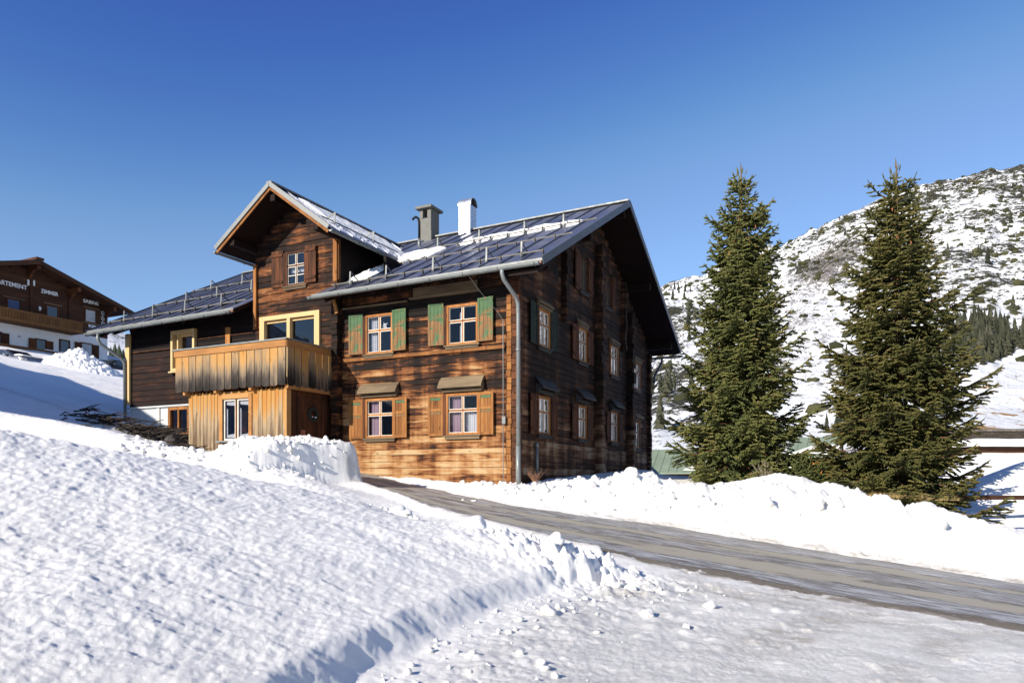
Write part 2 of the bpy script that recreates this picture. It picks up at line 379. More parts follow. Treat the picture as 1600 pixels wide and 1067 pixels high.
def terrain(X, Y, detail=True):
    """height, dirt, ice"""
    X = np.asarray(X, float); Y = np.asarray(Y, float)
    Yc = np.minimum(Y, 60 + 0 * Y)
    P = plane(np.clip(X, -60, 14), np.clip(Y, -30, 60))
    E = .10 * np.maximum(0, -np.maximum(X, -60) - 8.5) + .035 * np.maximum(0, Yc - 30) * sst(-6, -14, X)
    far = np.interp(X, FARX, FARY); nea = np.interp(X, NEAX, NEAY)
    hx, hy = house_local(X, Y)
    # ragged edges
    rag = fbm(X * .9, Y * .9, 4) * .28 + fbm(X * 5, Y * 5, 3) * .10 if detail else 0
    # --- right side bank beyond the far edge
    q = (Y - far + rag) * .9
    hb = np.interp(X, [-6, -3.5, -1.5, 0, 1.5, 3, 5, 8, 10, 12, 16], [.10, .12, .20, .30, .50, .78, .86, 1.15, 1.0, .72, .6])
    hb = hb * (1 + (fbm(X * .8 + 3, Y * .8, 3) * .35 if detail else 0))
    hbe = np.interp(X, [-6, -2, 0, 2, 4, 6, 8, 11, 14, 18], [.08, .10, .42, .5, .58, .68, .85, .80, .55, .5])
    wq = np.interp(X, [-3, 0, 3, 8], [.8, 1.0, 1.5, 1.8])
    right = hb * sst(0, 1, q / wq) ** .75 * 1.0
    right = right + (hbe - hb) * sst(1.25, 2.6, q / wq)
    # mound before the trees
    right = right + .55 * np.exp(-(((X - 7.6) / 1.5)**2 + ((Y - 20.9) / 1.3)**2))
    right = right + 1.85 * np.exp(-(((X - 18.0) / 3.3)**2) - ((Y - 24.6) / 1.9)**2)
    right = np.where(q > 0, right, 0)
    # valley beyond
    kk = X / np.maximum(Y, 1)
    val = sst(26, 44, Y) * (sst(.16, .24, kk)) * (1 - sst(.47, .62, kk))
    rise = 1.35 * sst(27, 42, Y) * sst(.47, .62, kk)
    # --- left bank
    fy = [-20, 4, 5.62, 6.83, 8.0, 9.8, 10.7]; fx = [-7.5, -1.6, -1.12, -.66, -.2, .85, 2.1]
    fl = np.interp(Y, fy, fx)
    df = (fl - X) * .9 + (fbm(X * .9, Y * .9 + 5, 3) * .10 if detail else 0)
    back = np.interp(X, [-30, -9, -7.3, -6, -4.5, -2.5, -.5, .8, 2.0, 2.3], [10.6, 11.6, 12.4, 13.0, 13.9, 13.7, 12.4, 11.6, 10.9, 10.4])
    db = (back - Y) * .9 + (fbm(X * 1.3 + 9, Y * 1.3, 3) * .25 if detail else 0)
    Hl = .30 + .030 * np.clip(-X, 0, 7.5)**1.7 * sst(4, 10.5, Y) + .030 * np.clip(-X, 0, 12)
    Hl = Hl + .14 * np.exp(-((X - .5) / 1.1)**2 - ((Y - 10.4) / .8)**2)
    wb = np.interp(X, [-8, -4, 0, 2], [3.2, 2.4, 1.5, .9])
    face = .60 * sst(0, .36, df) + .40 * sst(.2, 2.2, df)
    left = Hl * face * sst(0, 1, db / wb)
    left = np.where((df > 0) & (db > 0), left, 0)
    # --- lumpy ridge in front of the porch
    d, par = seg_d(X, Y, [(-14, 18.5), (-9.5, 18.4), (-7.2, 18.0), (-5.6, 17.2), (-4.3, 16.0)])
    ridge = .55 * np.exp(-(d / .95)**2) * np.interp(par, [0, 4, 6.5, 9, 11], [.7, 1.0, .8, .6, .2])
    # --- shovelled block
    a = (X + 5.3) * .707 + (Y - 16.9) * .707; b = -(X + 5.3) * .707 + (Y - 16.9) * .707
    rr = fbm(X * 1.6, Y * 1.6, 3) * .10 if detail else 0
    block = .93 * sst(2.42, 2.16, a + rr * .4) * sst(-.02, .3, b + rr * .5) * sst(3.2, 1.7, b + rr) * sst(-1.7, .2, a + rr)
    h = np.maximum(left, ridge) ; h = np.maximum(h, block)
    onroad = (Y > nea) & (q <= 0) & (Y < 26)
    # soft shovel spill strip between the road and the left bank / block
    sp = np.exp(-((Y - nea) / .45)**2) * .10 * (X < 1.5)
    rd = sst(0, .5, (Y - nea) * .9 + rag * np.where(X > 2, 1.7, 1.0)) * sst(0.02, -.25, q)   # 1 in the road corridor
    rd = rd * sst(-6.4, -4.2, X)
    g0 = .035 + (.03 * fbm(X * .5, Y * .5, 3) if detail else 0)
    z = P + E + g0 + sp * (1 - rd)
    z = z * (1 - rd) + (P - .05) * rd
    z = z + h * (1 - rd * (h < .5)) + right
    z = z - val * 3.2 + rise * 1.0
    z = z + np.where(Y > 60, (Y - 60) * .03 * sst(.3, .7, kk), 0)
    # shallow hollow with brushwood before the left wall
    z = z - .45 * np.exp(-(((X + 11.0) / 2.6)**2 + ((Y - 22.0) / 1.7)**2))
    # high unseen ridge added off to the left to shade the snow field
    d2, par2 = seg_d(X, Y, [(-30, 29), (-27.3, 25.6), (-23.2, 20.0), (-20.2, 16.6), (-18.4, 14.2)])
    z = z + np.interp(par2, [0, 5, 9, 12, 15, 18.5], [4.2, 4.4, 4.9, 4.9, 4.4, 2.0]) * np.exp(-(d2 / 2.1)**2)
    # banks of the snow field at far left
    d3, par3 = seg_d(X, Y, [(-30, 36), (-24, 33), (-20, 29.5)])
    z = z + .7 * np.exp(-(d3 / 1.6)**2) * np.interp(par3, [0, 4, 8, 11], [1, 1, .7, .1])
    dirt = np.zeros(X.shape); ice = np.zeros(X.shape)
    if detail:
        snowy = 1 - rd
        onbank = np.clip(h * 2.5, 0, 1); lb = np.clip(left * 3.5, 0, 1) * (df > .05)
        dist = np.hypot(X, Y)
        # melt-freeze texture of the left bank
        am = np.clip(.75 + 1.3 * fbm(X * .42, Y * .42 + 4, 3), .2, 1.5); t1 = fbm(X * 1.2 + .4 * Y, Y * 1.8, 3) * .035 + (1 - np.abs(fbm(X * 5.6 + 5, Y * 7.5, 4))) * .010 * (.6 + fbm(X * .7, Y * .7 + 3, 2)) + fbm(X * 17, Y * 22, 3) * .0055
        w1 = worley(X * 6.5 + fbm(X * 3, Y * 3, 2), Y * 10.5 + fbm(X * 3 + 7, Y * 3, 2)); t1 = t1 + (np.minimum(w1, .8) - .4) * .007
        z = z + t1 * (.35 + .65 * am) * lb * sst(60, 14, dist)
        # clods on crests
        cl = .55 - worley(X * 3.2, Y * 3.2); cl2 = .5 - worley(X * 7.5 + 3, Y * 7.5); cl3 = .5 - worley(X * 15 + 3, Y * 15)
        edge_l = np.exp(-((db - .75) / .55)**2) * (df > -.1) * (X > -6.5) * 1.0
        tip = np.exp(-(((X - .9) / 1.1)**2 + ((Y - 10.3) / .8)**2))
        rid = np.clip(ridge * 3, 0, 1) * (X > -9); blk = (block > .5) * sst(.5, .93, block)
        spill = np.exp(-((df + .75) / .45)**2) * (Y > 4) * (Y < 11) * .45; edge_l = edge_l * sst(.1, .6, df)
        cr = np.exp(-((q / wq - 1.0) / .55)**2) * (q > -.1) * sst(-2.5, .5, X) * sst(11, 7, X)
        cw = np.clip(edge_l * (db > -.2) * 1.0 + tip * 1.1 + rid * .35 + blk * .22 + spill * .4 + cr * .85, 0, 1.15)
        z = z + cw * (np.maximum(cl, -.05) * .24 + np.maximum(cl2, -.1) * .14 + np.maximum(cl3, -.1) * .06) * (1 - rd)
        # right bank surface: soft facets
        rb = np.clip(right * 2, 0, 1) * sst(3.2, 1.6, q / wq)
        z = z + rb * (fbm(X * 1.3, Y * 1.6 + 3, 4) * .17 + fbm(X * 5.5, Y * 7, 3) * .05 + fbm(X * 17, Y * 17, 3) * .014)
        # face of the block / cut faces get chips
        z = z + fbm(X * 9, Y * 9, 3) * .011 * snowy * (1 + h)
        # gentle drifts everywhere else
        z = z + snowy * (1 - lb) * (fbm(X * .5, Y * .7, 3) * .035)
        # packed forecourt with tyre tracks
        pk = (X > fl) & (Y < nea) & (Y > -3)
        pkw = sst(.0, .8, X - fl) * sst(.05, .7, nea - Y)
        tr = np.zeros(X.shape)
        for pts, wd in (([(1.2, 5.6), (2.73, 7.91), (4.38, 9.59), (6.3, 11.0)], .17), ([(2.6, 5.6), (4.0, 7.6), (5.5, 9.2), (7.4, 10.4)], .17),
                        ([(4.3, 5.0), (5.6, 7.6), (7.2, 8.9), (10, 9.7)], .15), ([(2.3, 10.7), (4.2, 9.7), (6.8, 9.3), (10, 9.4)], .2), ([(1.4, 9.4), (3.0, 10.6), (4.6, 10.5)], .13)):
            dd, pp = seg_d(X, Y, pts)
            tr = np.maximum(tr, np.exp(-((dd + .12 * fbm(X * 2, Y * 2, 3)) / (wd * 1.8))**2) * np.clip(.75 + fbm(X * .8, Y * .8 + 9, 3), 0, 1.1))
            z = z - pkw * (.012 * np.exp(-(dd / wd)**2) - .009 * np.exp(-((dd - wd * 2.1) / (wd * .6))**2)) + pkw * np.exp(-(dd / wd)**2) * .004 * np.sin(pp * 60 + 2.5 * np.sin(dd * 30))
        ang = R(24); xr = X * math.cos(ang) + Y * math.sin(ang); yr = -X * math.sin(ang) + Y * math.cos(ang)
        z = z + pkw * (fbm(xr * .8, yr * 2.0, 3) * .018 + (1 - np.abs(fbm(xr * 5, yr * 16, 3))) * .011 + fbm(X * 16, Y * 16, 2) * .005)
        z = z + pkw * np.maximum(.34 - worley(X * 2.6 + 8, Y * 2.6), 0) * .10 * (fbm(X * .8, Y * .8 + 20, 2) > .1)
        nr = np.exp(-np.maximum(nea - Y, 0) / .45) * (Y < nea + .4)
        dirt = np.clip(1.25 * nr * (.8 + .7 * fbm(X * 1.1, Y * 2.5, 3)) * sst(1.2, 2.6, X) * (Y > 4) + .95 * tr * pkw * sst(6.0, 9.5, Y + .2 * X) + .26 * tr * pkw + .16 * pkw, 0, 1.1); dirt = np.where(nr < .35, np.minimum(dirt, .86), dirt)
        dirt = np.maximum(dirt, 1.05 * rd)
        dirt = np.maximum(dirt, .8 * sst(.28, .02, q) * (q > -.1) * sst(-1, 3, X))
        dirt = np.maximum(dirt, .55 * np.exp(-((Y - nea) / .35)**2) * (X < 2))
        ice = pkw * .8
    # under the house and porch keep the ground below the floors
    ins = sst(-.2, .1, hy) * sst(13.3, 13.0, hy) * sst(.2, -.1, hx) * sst(-15.6, -15.3, hx)
    z = z - ins * 1.2
    return z, dirt, ice

def fan():
    ny, nx = 930, 1250
    Y = 3.2 * (130 / 3.2) ** (np.arange(ny) / (ny - 1)); k = np.linspace(-1.22, 1.12, nx)
    YY, KK = np.meshgrid(Y, k, indexing='ij'); XX = KK * (YY + .6)
    z, dirt, ice = terrain(XX, YY)
    V = np.stack([XX, YY, z], -1).reshape(-1, 3)
    i = np.arange((ny - 1) * (nx - 1)); r = i // (nx - 1); c = i % (nx - 1); a = r * nx + c
    F = np.stack([a, a + 1, a + nx + 1, a + nx], -1)
    o = np_mesh('snow_ground', V, F, M['snow'], None, True, {'dirt': dirt, 'ice': ice})
    return tag(o, 'snow-covered ground with shovelled banks on both sides of the road', None, None, 'structure')
fan()
def skirt():
    xs = np.arange(-160, 161, 1.25); ys = np.arange(-30, 150, 1.25)
    YY, XX = np.meshgrid(ys, xs, indexing='ij'); z, _, _ = terrain(XX, YY, False)
    inside = (YY > 2.4) & (np.abs(XX) < 1.2 * YY + 1)
    z = z - np.where(inside, .9, .02)
    ny, nx = XX.shape; i = np.arange((ny - 1) * (nx - 1)); r = i // (nx - 1); c = i % (nx - 1); a = r * nx + c
    F = np.stack([a, a + 1, a + nx + 1, a + nx], -1)
    keep = ~(inside.ravel()[a] & inside.ravel()[a + nx + 1] & (YY.ravel()[a] > 6) & (YY.ravel()[a] < 120) & (np.abs(XX.ravel()[a]) < 1.0 * YY.ravel()[a]))
    o = np_mesh('outer_snow_ground', np.stack([XX, YY, z], -1).reshape(-1, 3), F[keep], M['snow_plain'], None, True)
    tag(o, None, None, None, 'structure')
skirt()

# ------------------------------------------------------------------ road
def road_mat():
    t = NT('wet_icy_road'); g = t.n('ShaderNodeNewGeometry').outputs['Position']
    mp = t.n('ShaderNodeMapping', vector_type='TEXTURE'); t.l(g, mp.inputs[0]); mp.inputs['Rotation'].default_value = (0, 0, R(-24)); v = mp.outputs[0]
    ac = t.attr('across')
    n1 = t.noise(t.scale(v, (.30, 1.2, 1)), 1, 8, .74, .6); n2 = t.noise(t.scale(v, (.9, 5.5, 1)), 1.3, 7, .82, .8)
    nf = t.noise(g, 42, 5, .8); nm = t.noise(t.scale(v, (1.5, 16, 1)), 1, 6, .78)
    a = t.math('ADD', ac, t.math('MULTIPLY', t.math('SUBTRACT', n1, .5), .38)); a = t.math('ADD', a, t.math('MULTIPLY', t.math('SUBTRACT', n2, .5), .20))
    DK = (.060, .046, .036); TN = (.39, .35, .275); IC = (.36, .355, .36); BR = (.15, .12, .085); MG = (.26, .235, .215)
    col = t.ramp(a, [(0, BR), (.10, BR), (.12, DK), (.14, IC), (.27, IC), (.285, DK), (.30, TN), (.41, TN), (.425, DK), (.44, MG), (.56, MG), (.60, IC), (.645, DK), (.66, TN), (.75, TN), (.765, DK), (.785, IC), (.92, MG), (1, TN)])
    pa = t.mr(t.math('MULTIPLY_ADD', nm, .6, t.math('MULTIPLY', n2, .4)), .42, .62)
    isg = t.ramp(a, [(.12, (0, 0, 0)), (.15, (1, 1, 1)), (.27, (1, 1, 1)), (.30, (0, 0, 0)), (.42, (0, 0, 0)), (.45, (1, 1, 1)), (.62, (1, 1, 1)), (.66, (0, 0, 0)), (.76, (0, 0, 0)), (.79, (1, 1, 1)), (1, (.6, .6, .6))])
    f = t.math('MULTIPLY', pa, isg)
    col = t.mix(t.math('MULTIPLY', f, .85), col, (.62, .63, .63))
    col = t.mix(t.math('MULTIPLY', t.math('MULTIPLY', t.mr(nm, .54, .46), isg), .85), col, DK)
    grv = t.noise(g, 55, 4, .9); col = t.mix(t.mr(nf, .35, .7, .0, .35), col, (.16, .14, .115)); col = t.mix(t.math('MULTIPLY', t.mr(a, .16, .06, 0, 1), t.mr(grv, .52, .62, 0, .8)), col, (.42, .36, .28))
    rg = t.mr(isg, 0, 1, .9, .5)
    return t.fin(col, rg, 0, t.bump(t.math('ADD', nf, t.math('MULTIPLY', nm, .8)), .45, .010), .4)
def road():
    xs = np.linspace(-7.0, 26, 500); ts = np.linspace(-.06, 1.06, 90)
    TT, XX = np.meshgrid(ts, xs, indexing='ij'); n = np.interp(XX, NEAX, NEAY); f = np.interp(XX, FARX, FARY)
    YY = n + TT * (f - n)
    z = plane(np.clip(XX, -60, 14), YY) - .004 + fbm(XX * .5, YY * .9, 3) * .012
    ny, nx = XX.shape; i = np.arange((ny - 1) * (nx - 1)); r = i // (nx - 1); c = i % (nx - 1); a = r * nx + c
    F = np.stack([a, a + 1, a + nx + 1, a + nx], -1)
    tag(np_mesh('road', np.stack([XX, YY, z], -1).reshape(-1, 3), F, road_mat(), None, True, {'across': np.clip(TT, 0, 1)}), None, None, None, 'structure')
road()

# ------------------------------------------------------------------ the old timber house
LEN, DEP, PIT = 15.43, 13.1, .532
def ez(x): return 5.62 + .015 * x
def rz_(x, y): return ez(x) + PIT * (y + .8)
def under(x, y): return rz_(x, y if y < 6.55 else 13.1 - y) - .22
house = empty('old_timber_house', (CX, CY, 0), math.atan2(HD2[1], HD2[0]) - math.pi / 2,
              'large old dark timber farmhouse with green shutters, cross gable and metal roof beside the road', 'house')

def plank_rows(mb, kind, a0, a1, z0, z1, holes=(), clip=None, row=.19, dep=.14, off=0.0):
    """horizontal squared logs; kind 'front' (runs along x, faces -y) or 'gable' (runs along y, faces +x)"""
    z = z0
    while z < z1 - .01:
        h = row * random.uniform(.80, 1.30); zt = min(z + h, z1); r = random.random(); pr = off + random.uniform(-.010, .010)
        cuts = sorted({z, zt} | {hz for H in holes for hz in (H[2], H[3]) if z < hz < zt})
        A0, A1 = a0, a1
        for c0, c1 in zip(cuts[:-1], cuts[1:]):
            b0, b1 = (A0, A1) if clip is None else clip((c0 + c1) / 2)
            if b1 - b0 < .05: continue
            segs = [(b0, b1)]
            for H in holes:
                if H[2] < (c0 + c1) / 2 < H[3]:
                    ns = []
                    for s0, s1 in segs:
                        if H[0] > s0: ns.append((s0, min(s1, H[0])))
                        if H[1] < s1: ns.append((max(s0, H[1]), s1))
                    segs = [q for q in ns if q[1] - q[0] > .01]
            ch = .020; cb = ch if c0 == z else 0; ct = ch if c1 == zt else 0
            for s0, s1 in segs:
                prof = [(-pr, c0 + cb), (-pr, c1 - ct), (-pr + ch, c1), (dep, c1), (dep, c0), (-pr + ch, c0)]
                if kind == 'front': mb.prism([(s0, d, zz) for d, zz in prof], (s1 - s0, 0, 0), r)
                else: mb.prism([(-d, s0, zz) for d, zz in prof], (0, s1 - s0, 0), r)
        z = zt
    return mb

# windows: (kind, a0, a1, z0, z1)
WF = [('FA', -4.87, -3.95, 3.80, 4.90), ('FB', -2.05, -1.11, 3.84, 4.90), ('FC', -4.87, -3.90, 1.32, 2.41), ('FD', -2.07, -1.08, 1.33, 2.42)]
WT = [('T', -7.99, -7.23, 6.18, 7.20)]
WG = [('G1', 1.58, 2.34, 3.94, 4.99), ('G2', 4.75, 5.47, 3.97, 5.02), ('G3', 8.0, 8.85, 3.94, 5.02), ('G4', 10.9, 11.78, 3.75, 4.78),
      ('G5', 1.55, 2.34, 1.40, 2.45), ('G6', 4.71, 5.44, 1.43, 2.47), ('G7', 8.04, 8.83, 1.48, 2.56), ('G8', 10.84, 11.70, 1.37, 2.42),
      ('G9', 4.9, 5.55, 6.33, 7.40), ('G10', 7.35, 8.0, 6.33, 7.40)]
def H(ws): return [w[1:] for w in ws]
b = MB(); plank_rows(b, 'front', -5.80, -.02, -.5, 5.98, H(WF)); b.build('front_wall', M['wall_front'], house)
b = MB()
def tclip(z):
    half = 1.675
    if z > 7.7: half = min(1.675, (8.99 - .18 - z) / .725)
    return (-7.645 - half, -7.645 + half)
plank_rows(b, 'front', -9.32, -5.97, .4, 8.8, H(WT) + [(-9.0, -6.72, 2.95, 5.2)], tclip, off=.02)
b.build('cross_gable_wall', M['wall_tower'], house)
b = MB()
for sx, kx in ((-5.97, 1), (-9.32, -1)):
    z = 5.6
    while z < 7.5:
        h = random.uniform(.16, .23); b.box(sx - .13 if kx > 0 else sx, sx if kx > 0 else sx + .13, .13, 3.6, z, z + h - .008); z += h
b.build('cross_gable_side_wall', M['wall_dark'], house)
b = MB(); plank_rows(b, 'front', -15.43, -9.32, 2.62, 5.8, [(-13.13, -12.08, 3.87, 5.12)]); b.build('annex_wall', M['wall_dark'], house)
b = MB()
for x0, x1, z0, z1 in ((-15.43, -13.42, .5, 2.6), (-12.35, -9.32, .5, 2.6), (-13.42, -12.35, 2.58, 2.6), (-13.42, -12.35, .5, 1.6)):
    b.box(x0, x1, .02, .3, z0, z1)
b.box(-15.5, -9.32, -.05, .02, 2.6, 2.66)
b.build('basement_wall', M['plaster_grey'], house)
b = MB(); b.box(-14.0, -13.86, -.02, .018, .6, 2.58); b.build('white_post', M['white'], house)
b = MB()
def gclip(z):
    y0 = max(.02, (z + .22 - 5.62) / PIT - .8); return (y0, DEP - y0)
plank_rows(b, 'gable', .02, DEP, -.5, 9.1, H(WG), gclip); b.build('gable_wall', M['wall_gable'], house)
b = MB(); plank_rows(b, 'front', -15.4, 0, -.5, 5.9, dep=-.2, off=0); 
for i in range(0): pass
bb = MB(); bb.box(-15.4, 0, 13.0, 13.1, -.5, 5.9); bb.box(-15.43, -15.3, .1, 13.0, .5, 5.6)
bb.prism([(-15.43, .1, 5.6), (-15.43, 13.0, 5.6), (-15.43, 6.55, 9.0)], (.12, 0, 0))
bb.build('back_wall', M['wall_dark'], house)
# inner floor so no light comes from below, and partition walls
b = MB(); b.box(-15.2, -.2, .2, 12.9, 3.05, 3.15); b.box(-15.2, -.2, .2, 12.9, 5.55, 5.62); b.box(-15.2, -.2, .2, 12.9, .3, .4); b.box(-15.2, -.2, 3.3, 3.4, .4, 5.5); b.box(-3.4, -3.3, .2, 12.9, .4, 5.5); b.box(-6.3, -6.2, .2, 3.3, .4, 5.5)
b.box(-9.1, -6.2, 1.4, 1.5, 5.6, 7.7); b.box(-5.0, -4.9, 1.0, 12, 5.6, 7); b.box(-9.15, -9.1, .15, 1.5, 5.6, 7.5); b.box(-6.2, -6.15, .15, 1.5, 5.6, 7.5)
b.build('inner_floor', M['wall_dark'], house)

# log ends at corners and cross walls
def logends(name, mat, kind, a0, a1, z0, z1, out, both=0.0):
    b = MB(); z = z0
    while z < z1:
        h = random.uniform(.17, .22); o = out * random.uniform(.82, 1.1); ja = random.uniform(-.012, .012)
        if kind == 'front': b.box(a0 + ja, a1 + ja, -o, .1 + both, z, min(z + h - .010, z1))
        else: b.box(-.1, o, a0 + ja, a1 + ja, z, min(z + h - .010, z1))
        z += h
    return b.build(name, mat, house, bevel=.008)
logends('corner_log_ends', M['wood_shut'], 'front', -.20, -.06, -.4, 5.05, .05)
logends('corner_log_ends', M['wood_brown'], 'gable', -.02, .19, -.4, 5.5, .17)
logends('log_ends', M['wall_tower'], 'front', -6.03, -5.80, .4, 5.7, .26)
logends('log_ends', M['wall_gable'], 'gable', 6.45, 6.75, -.3, 8.2, .28)
logends('log_ends', M['wall_gable'], 'gable', 10.05, 10.35, -.3, 6.6, .28)
logends('log_ends', M['wall_gable'], 'gable', 12.9, 13.12, -.3, 5.4, .16)
logends('log_ends', M['wall_gable'], 'gable', 3.35, 3.6, 5.0, 7.5, .2)
logends('log_ends', M['wall_gable'], 'gable', 9.3, 9.5, 5.0, 7.6, .2)
b = MB(); b.box(-9.34, -9.22, -.11, -.03, 4.9, 7.0); b.build('corner_board', M['wood_orange'], house, bevel=.006)
b = MB(); b.box(-6.12, -5.97, -.06, -.025, 6.1, 7.55); b.build('corner_board', M['wood_shut'], house, bevel=.006); b = MB(); b.box(-5.96, -5.93, -.02, .08, 6.15, 7.5); b.build('corner_board', M['wood_shut'], house, bevel=.006)
b = MB(); b.box(-15.55, -15.33, -.11, -.02, 2.75, 5.3); b.build('corner_board', M['wood_new'], house, bevel=.006)
# ledge board under upper windows and the horizontal ledge under the eave
b = MB(); b.box(-5.75, -.26, -.055, -.02, 3.60, 3.70); b.build('belt_board', M['wood_shut'], house, bevel=.006)
b = MB(); b.box(-5.75, -3.4, -.10, -.02, 5.18, 5.22); b.box(-3.3, -1.0, -.14, -.02, 5.22, 5.27); b.box(-3.2, -1.1, -.06, -.02, 5.27, 5.55); b.build('eave_board', M['wood_grey'], house)
# tower: tiny decorative bits
b = MB(); b.tube([(-7.66, -.06, 5.2), (-7.6, -.12, 5.35)], .02, 6)

def panel_shutter(parent, x, z, w, h, mat, ang, style='panel', trace=None):
    b = MB()
    if style == 'panel':
        s = .07
        b.box(0, s, 0, .035, 0, h); b.box(w - s, w, 0, .035, 0, h)
        for z0, z1 in ((0, s + .01), (h * .60, h * .60 + s), (h - s, h)): b.box(s, w - s, .001, .034, z0, z1)
        n = 3; pw = (w - 2 * s) / n
        for i in range(n): b.box(s + i * pw + .002, s + (i + 1) * pw - .002, .012, .024, s, h - s)
    else:
        n = 3; pw = w / n
        for i in range(n): b.box(i * pw + .002, (i + 1) * pw - .002, 0, .025, 0, h)
        for z0 in (h * .10, h * .83): b.box(.01, w - .01, -.028, -.001, z0, z0 + .085)
    o = b.build('shutter', mat, parent, bevel=.004)
    o.location = (x, -.085, z); o.rotation_euler = (0, 0, ang)
    if trace:
        b = MB(); s = .07
        for z_0, z_1 in ((h - s - .09, h - s - .02), (h * .6 - .09, h * .6 - .01)):
            b = MB(); b.box(s + .01, w - s - .01, .006, .011, z_0, z_1); q = b.build('green_paint_trace', trace, parent); q.location = o.location; q.rotation_euler = o.rotation_euler
    return o
def window(name, kind, a0, a1, z0, z1, shut=None, hood=None, curtain=None, casing='wood_orange', rim='white', parent=None, cross=True, lowbar=False, sill=True, casew=.075, y0=0, x0=0, pane='glass'):
    w = a1 - a0; h = z1 - z0; P_ = parent or house
    b = MB(); c = casew
    b.box(-c * .5, c * .45, -.05, .10, -c * .4, h + c * .5); b.box(w - c * .45, w + c * .5, -.05, .10, -c * .4, h + c * .5)
    b.box(c * .45, w - c * .45, -.048, .10, h - c * .4, h + c * .5); b.box(c * .45, w - c * .45, -.048, .10, -c * .4, c * .4)
    zt = h * .60
    if cross:
        b.box(c * .45, w - c * .45, -.005, .05, zt - .028, zt + .028); b.box(w / 2 - .022, w / 2 + .022, -.004, .049, c * .4, h - c * .4)
    fr = b.build(name, M[casing], P_, bevel=.004)
    if kind == 'front': fr.location = (a0, y0, z0)
    else: fr.location = (x0, a0, z0); fr.rotation_euler = (0, 0, math.pi / 2)
    b = MB(); cells = []
    x_0, x_1 = c * .45, w - c * .45; z_0, z_1 = c * .4, h - c * .4
    if cross: cells = [(x_0, w/2 - .022, z_0, zt - .028), (w/2 + .022, x_1, z_0, zt - .028), (x_0, w/2 - .022, zt + .028, z_1), (w/2 + .022, x_1, zt + .028, z_1)]
    else: cells = [(x_0, w / 2 - .0, z_0, z_1), (w / 2, x_1, z_0, z_1)]
    g = MB(); rw = .017
    for q0, q1, p0, p1 in cells:
        b.box(q0, q0 + rw, -.012, .03, p0, p1); b.box(q1 - rw, q1, -.012, .03, p0, p1)
        b.box(q0 + rw, q1 - rw, -.011, .03, p0, p0 + rw); b.box(q0 + rw, q1 - rw, -.011, .03, p1 - rw, p1)
        if lowbar and p0 < .2: b.box(q0 + rw, q1 - rw, -.01, .02, (p0 + p1) / 2 - .01, (p0 + p1) / 2 + .01)
        g.add([(q0 + rw*.5, .012, p0), (q1 - rw*.5, .012, p0), (q1 - rw*.5, .012, p1), (q0 + rw*.5, .012, p1)], [(0, 1, 2, 3)])
    b.build('sash', M[rim], fr); g.build('pane', M[pane], fr)
    if sill:
        b = MB(); b.box(-.10, w + .10, -.11, -.045, -.075, -.035); b.box(-.06, w + .06, -.08, -.02, -.15, -.076)
        b.build('sill', M['wood_grey'] if kind == 'front' else M['tin'], fr, bevel=.005)
    if shut:
        sw, sz, sh, mat, style, trace = shut
        for side in shut_sides.get(name_key, (0, 1)):
            if side == 0: panel_shutter(fr, -sw - .13, sz, sw, sh, M[mat], R(3.5), style, trace and M[trace])
            else: panel_shutter(fr, w + .03, sz, sw, sh, M[mat], R(-3.5) if kind == 'front' else R(-2), style, trace and M[trace])
        b = MB(); b.box(-.13, -.04, -.06, -.02, -.02, h + .02); b.build('jamb_board', M['wood_brown'], fr)
    if hood:
        hz, hh, hd, mat, ov = hood; b = MB()
        prof = [(-.02, hz + hh), (-.02, hz + hh - .04), (-hd + .04, hz + .05), (-hd, hz + .03), (-hd, hz + .085), (-hd * .55, hz + hh * .72)]
        b.prism([(-ov, y, z) for y, z in prof], (w + 2 * ov, 0, 0))
        b.box(-ov + .06, w + ov - .06, -.10, -.02, hz - .07, hz + .02)
        for xx in (-ov + .02, w + ov - .07): b.prism([(xx, -.02, hz - .07), (xx, -hd * .75, hz + .05), (xx, -.02, hz + hh * .6)], (.05, 0, 0))
        b.build('window_hood', M[mat], fr)
    if curtain:
        for cx0, cx1, cz0, cz1, mat in curtain:
            n = 26; vs = []; fs = []
            for i in range(n + 1):
                x = cx0 + (cx1 - cx0) * i / n; y = .13 + .02 * math.sin(i * 1.5) + .008 * math.sin(i * .7)
                vs += [(x, y, cz0 + (.012 * math.sin(i * 2.1) if cz0 > .2 else 0)), (x, y, cz1)]
            for i in range(n): fs.append((2*i, 2*i+2, 2*i+3, 2*i+1))
            q = MB(); q.add(vs, fs); q.build('curtain', M[mat], fr, smooth=True)
    return fr
shut_sides = {'G3': (), 'G4': (), 'G8': ()}
name_key = ''
WIN = {}
def win(key, spec, **k):
    global name_key
    name_key = key; kind = 'gable' if key[0] == 'G' else 'front'
    WIN[key] = window('window', kind, *spec[1:], **k)
gsh = (.50, .0, 1.2, 'green', 'panel', None); osh = (.48, -.05, 1.17, 'wood_shut', 'panel', 'green')
win('FA', WF[0], shut=gsh, curtain=[(.05, .30, .0, 1.05, 'cloth')])
win('FB', WF[1], shut=gsh, curtain=[(.30, .42, .0, .9, 'cloth')])
win('FC', WF[2], shut=osh, hood=(1.24, .34, .24, 'wood_grey', .20), curtain=[(.05, .45, .0, 1.05, 'cloth_pink')])
win('FD', WF[3], shut=osh, hood=(1.24, .36, .24, 'wood_grey', .20), curtain=[(.05, .36, .0, 1.05, 'cloth_pink'), (.5, .95, .0, .62, 'cloth')])
win('T', WT[0], shut=(.46, -.02, 1.16, 'wood_brown', 'batten', None), curtain=[(.05, .72, .43, .60, 'cloth')], casing='wood_brown', lowbar=True)
dark_green = plain('dark_green_paint', (.007, .014, .009), .7, 0, .2, 3)
M['dgreen'] = dark_green
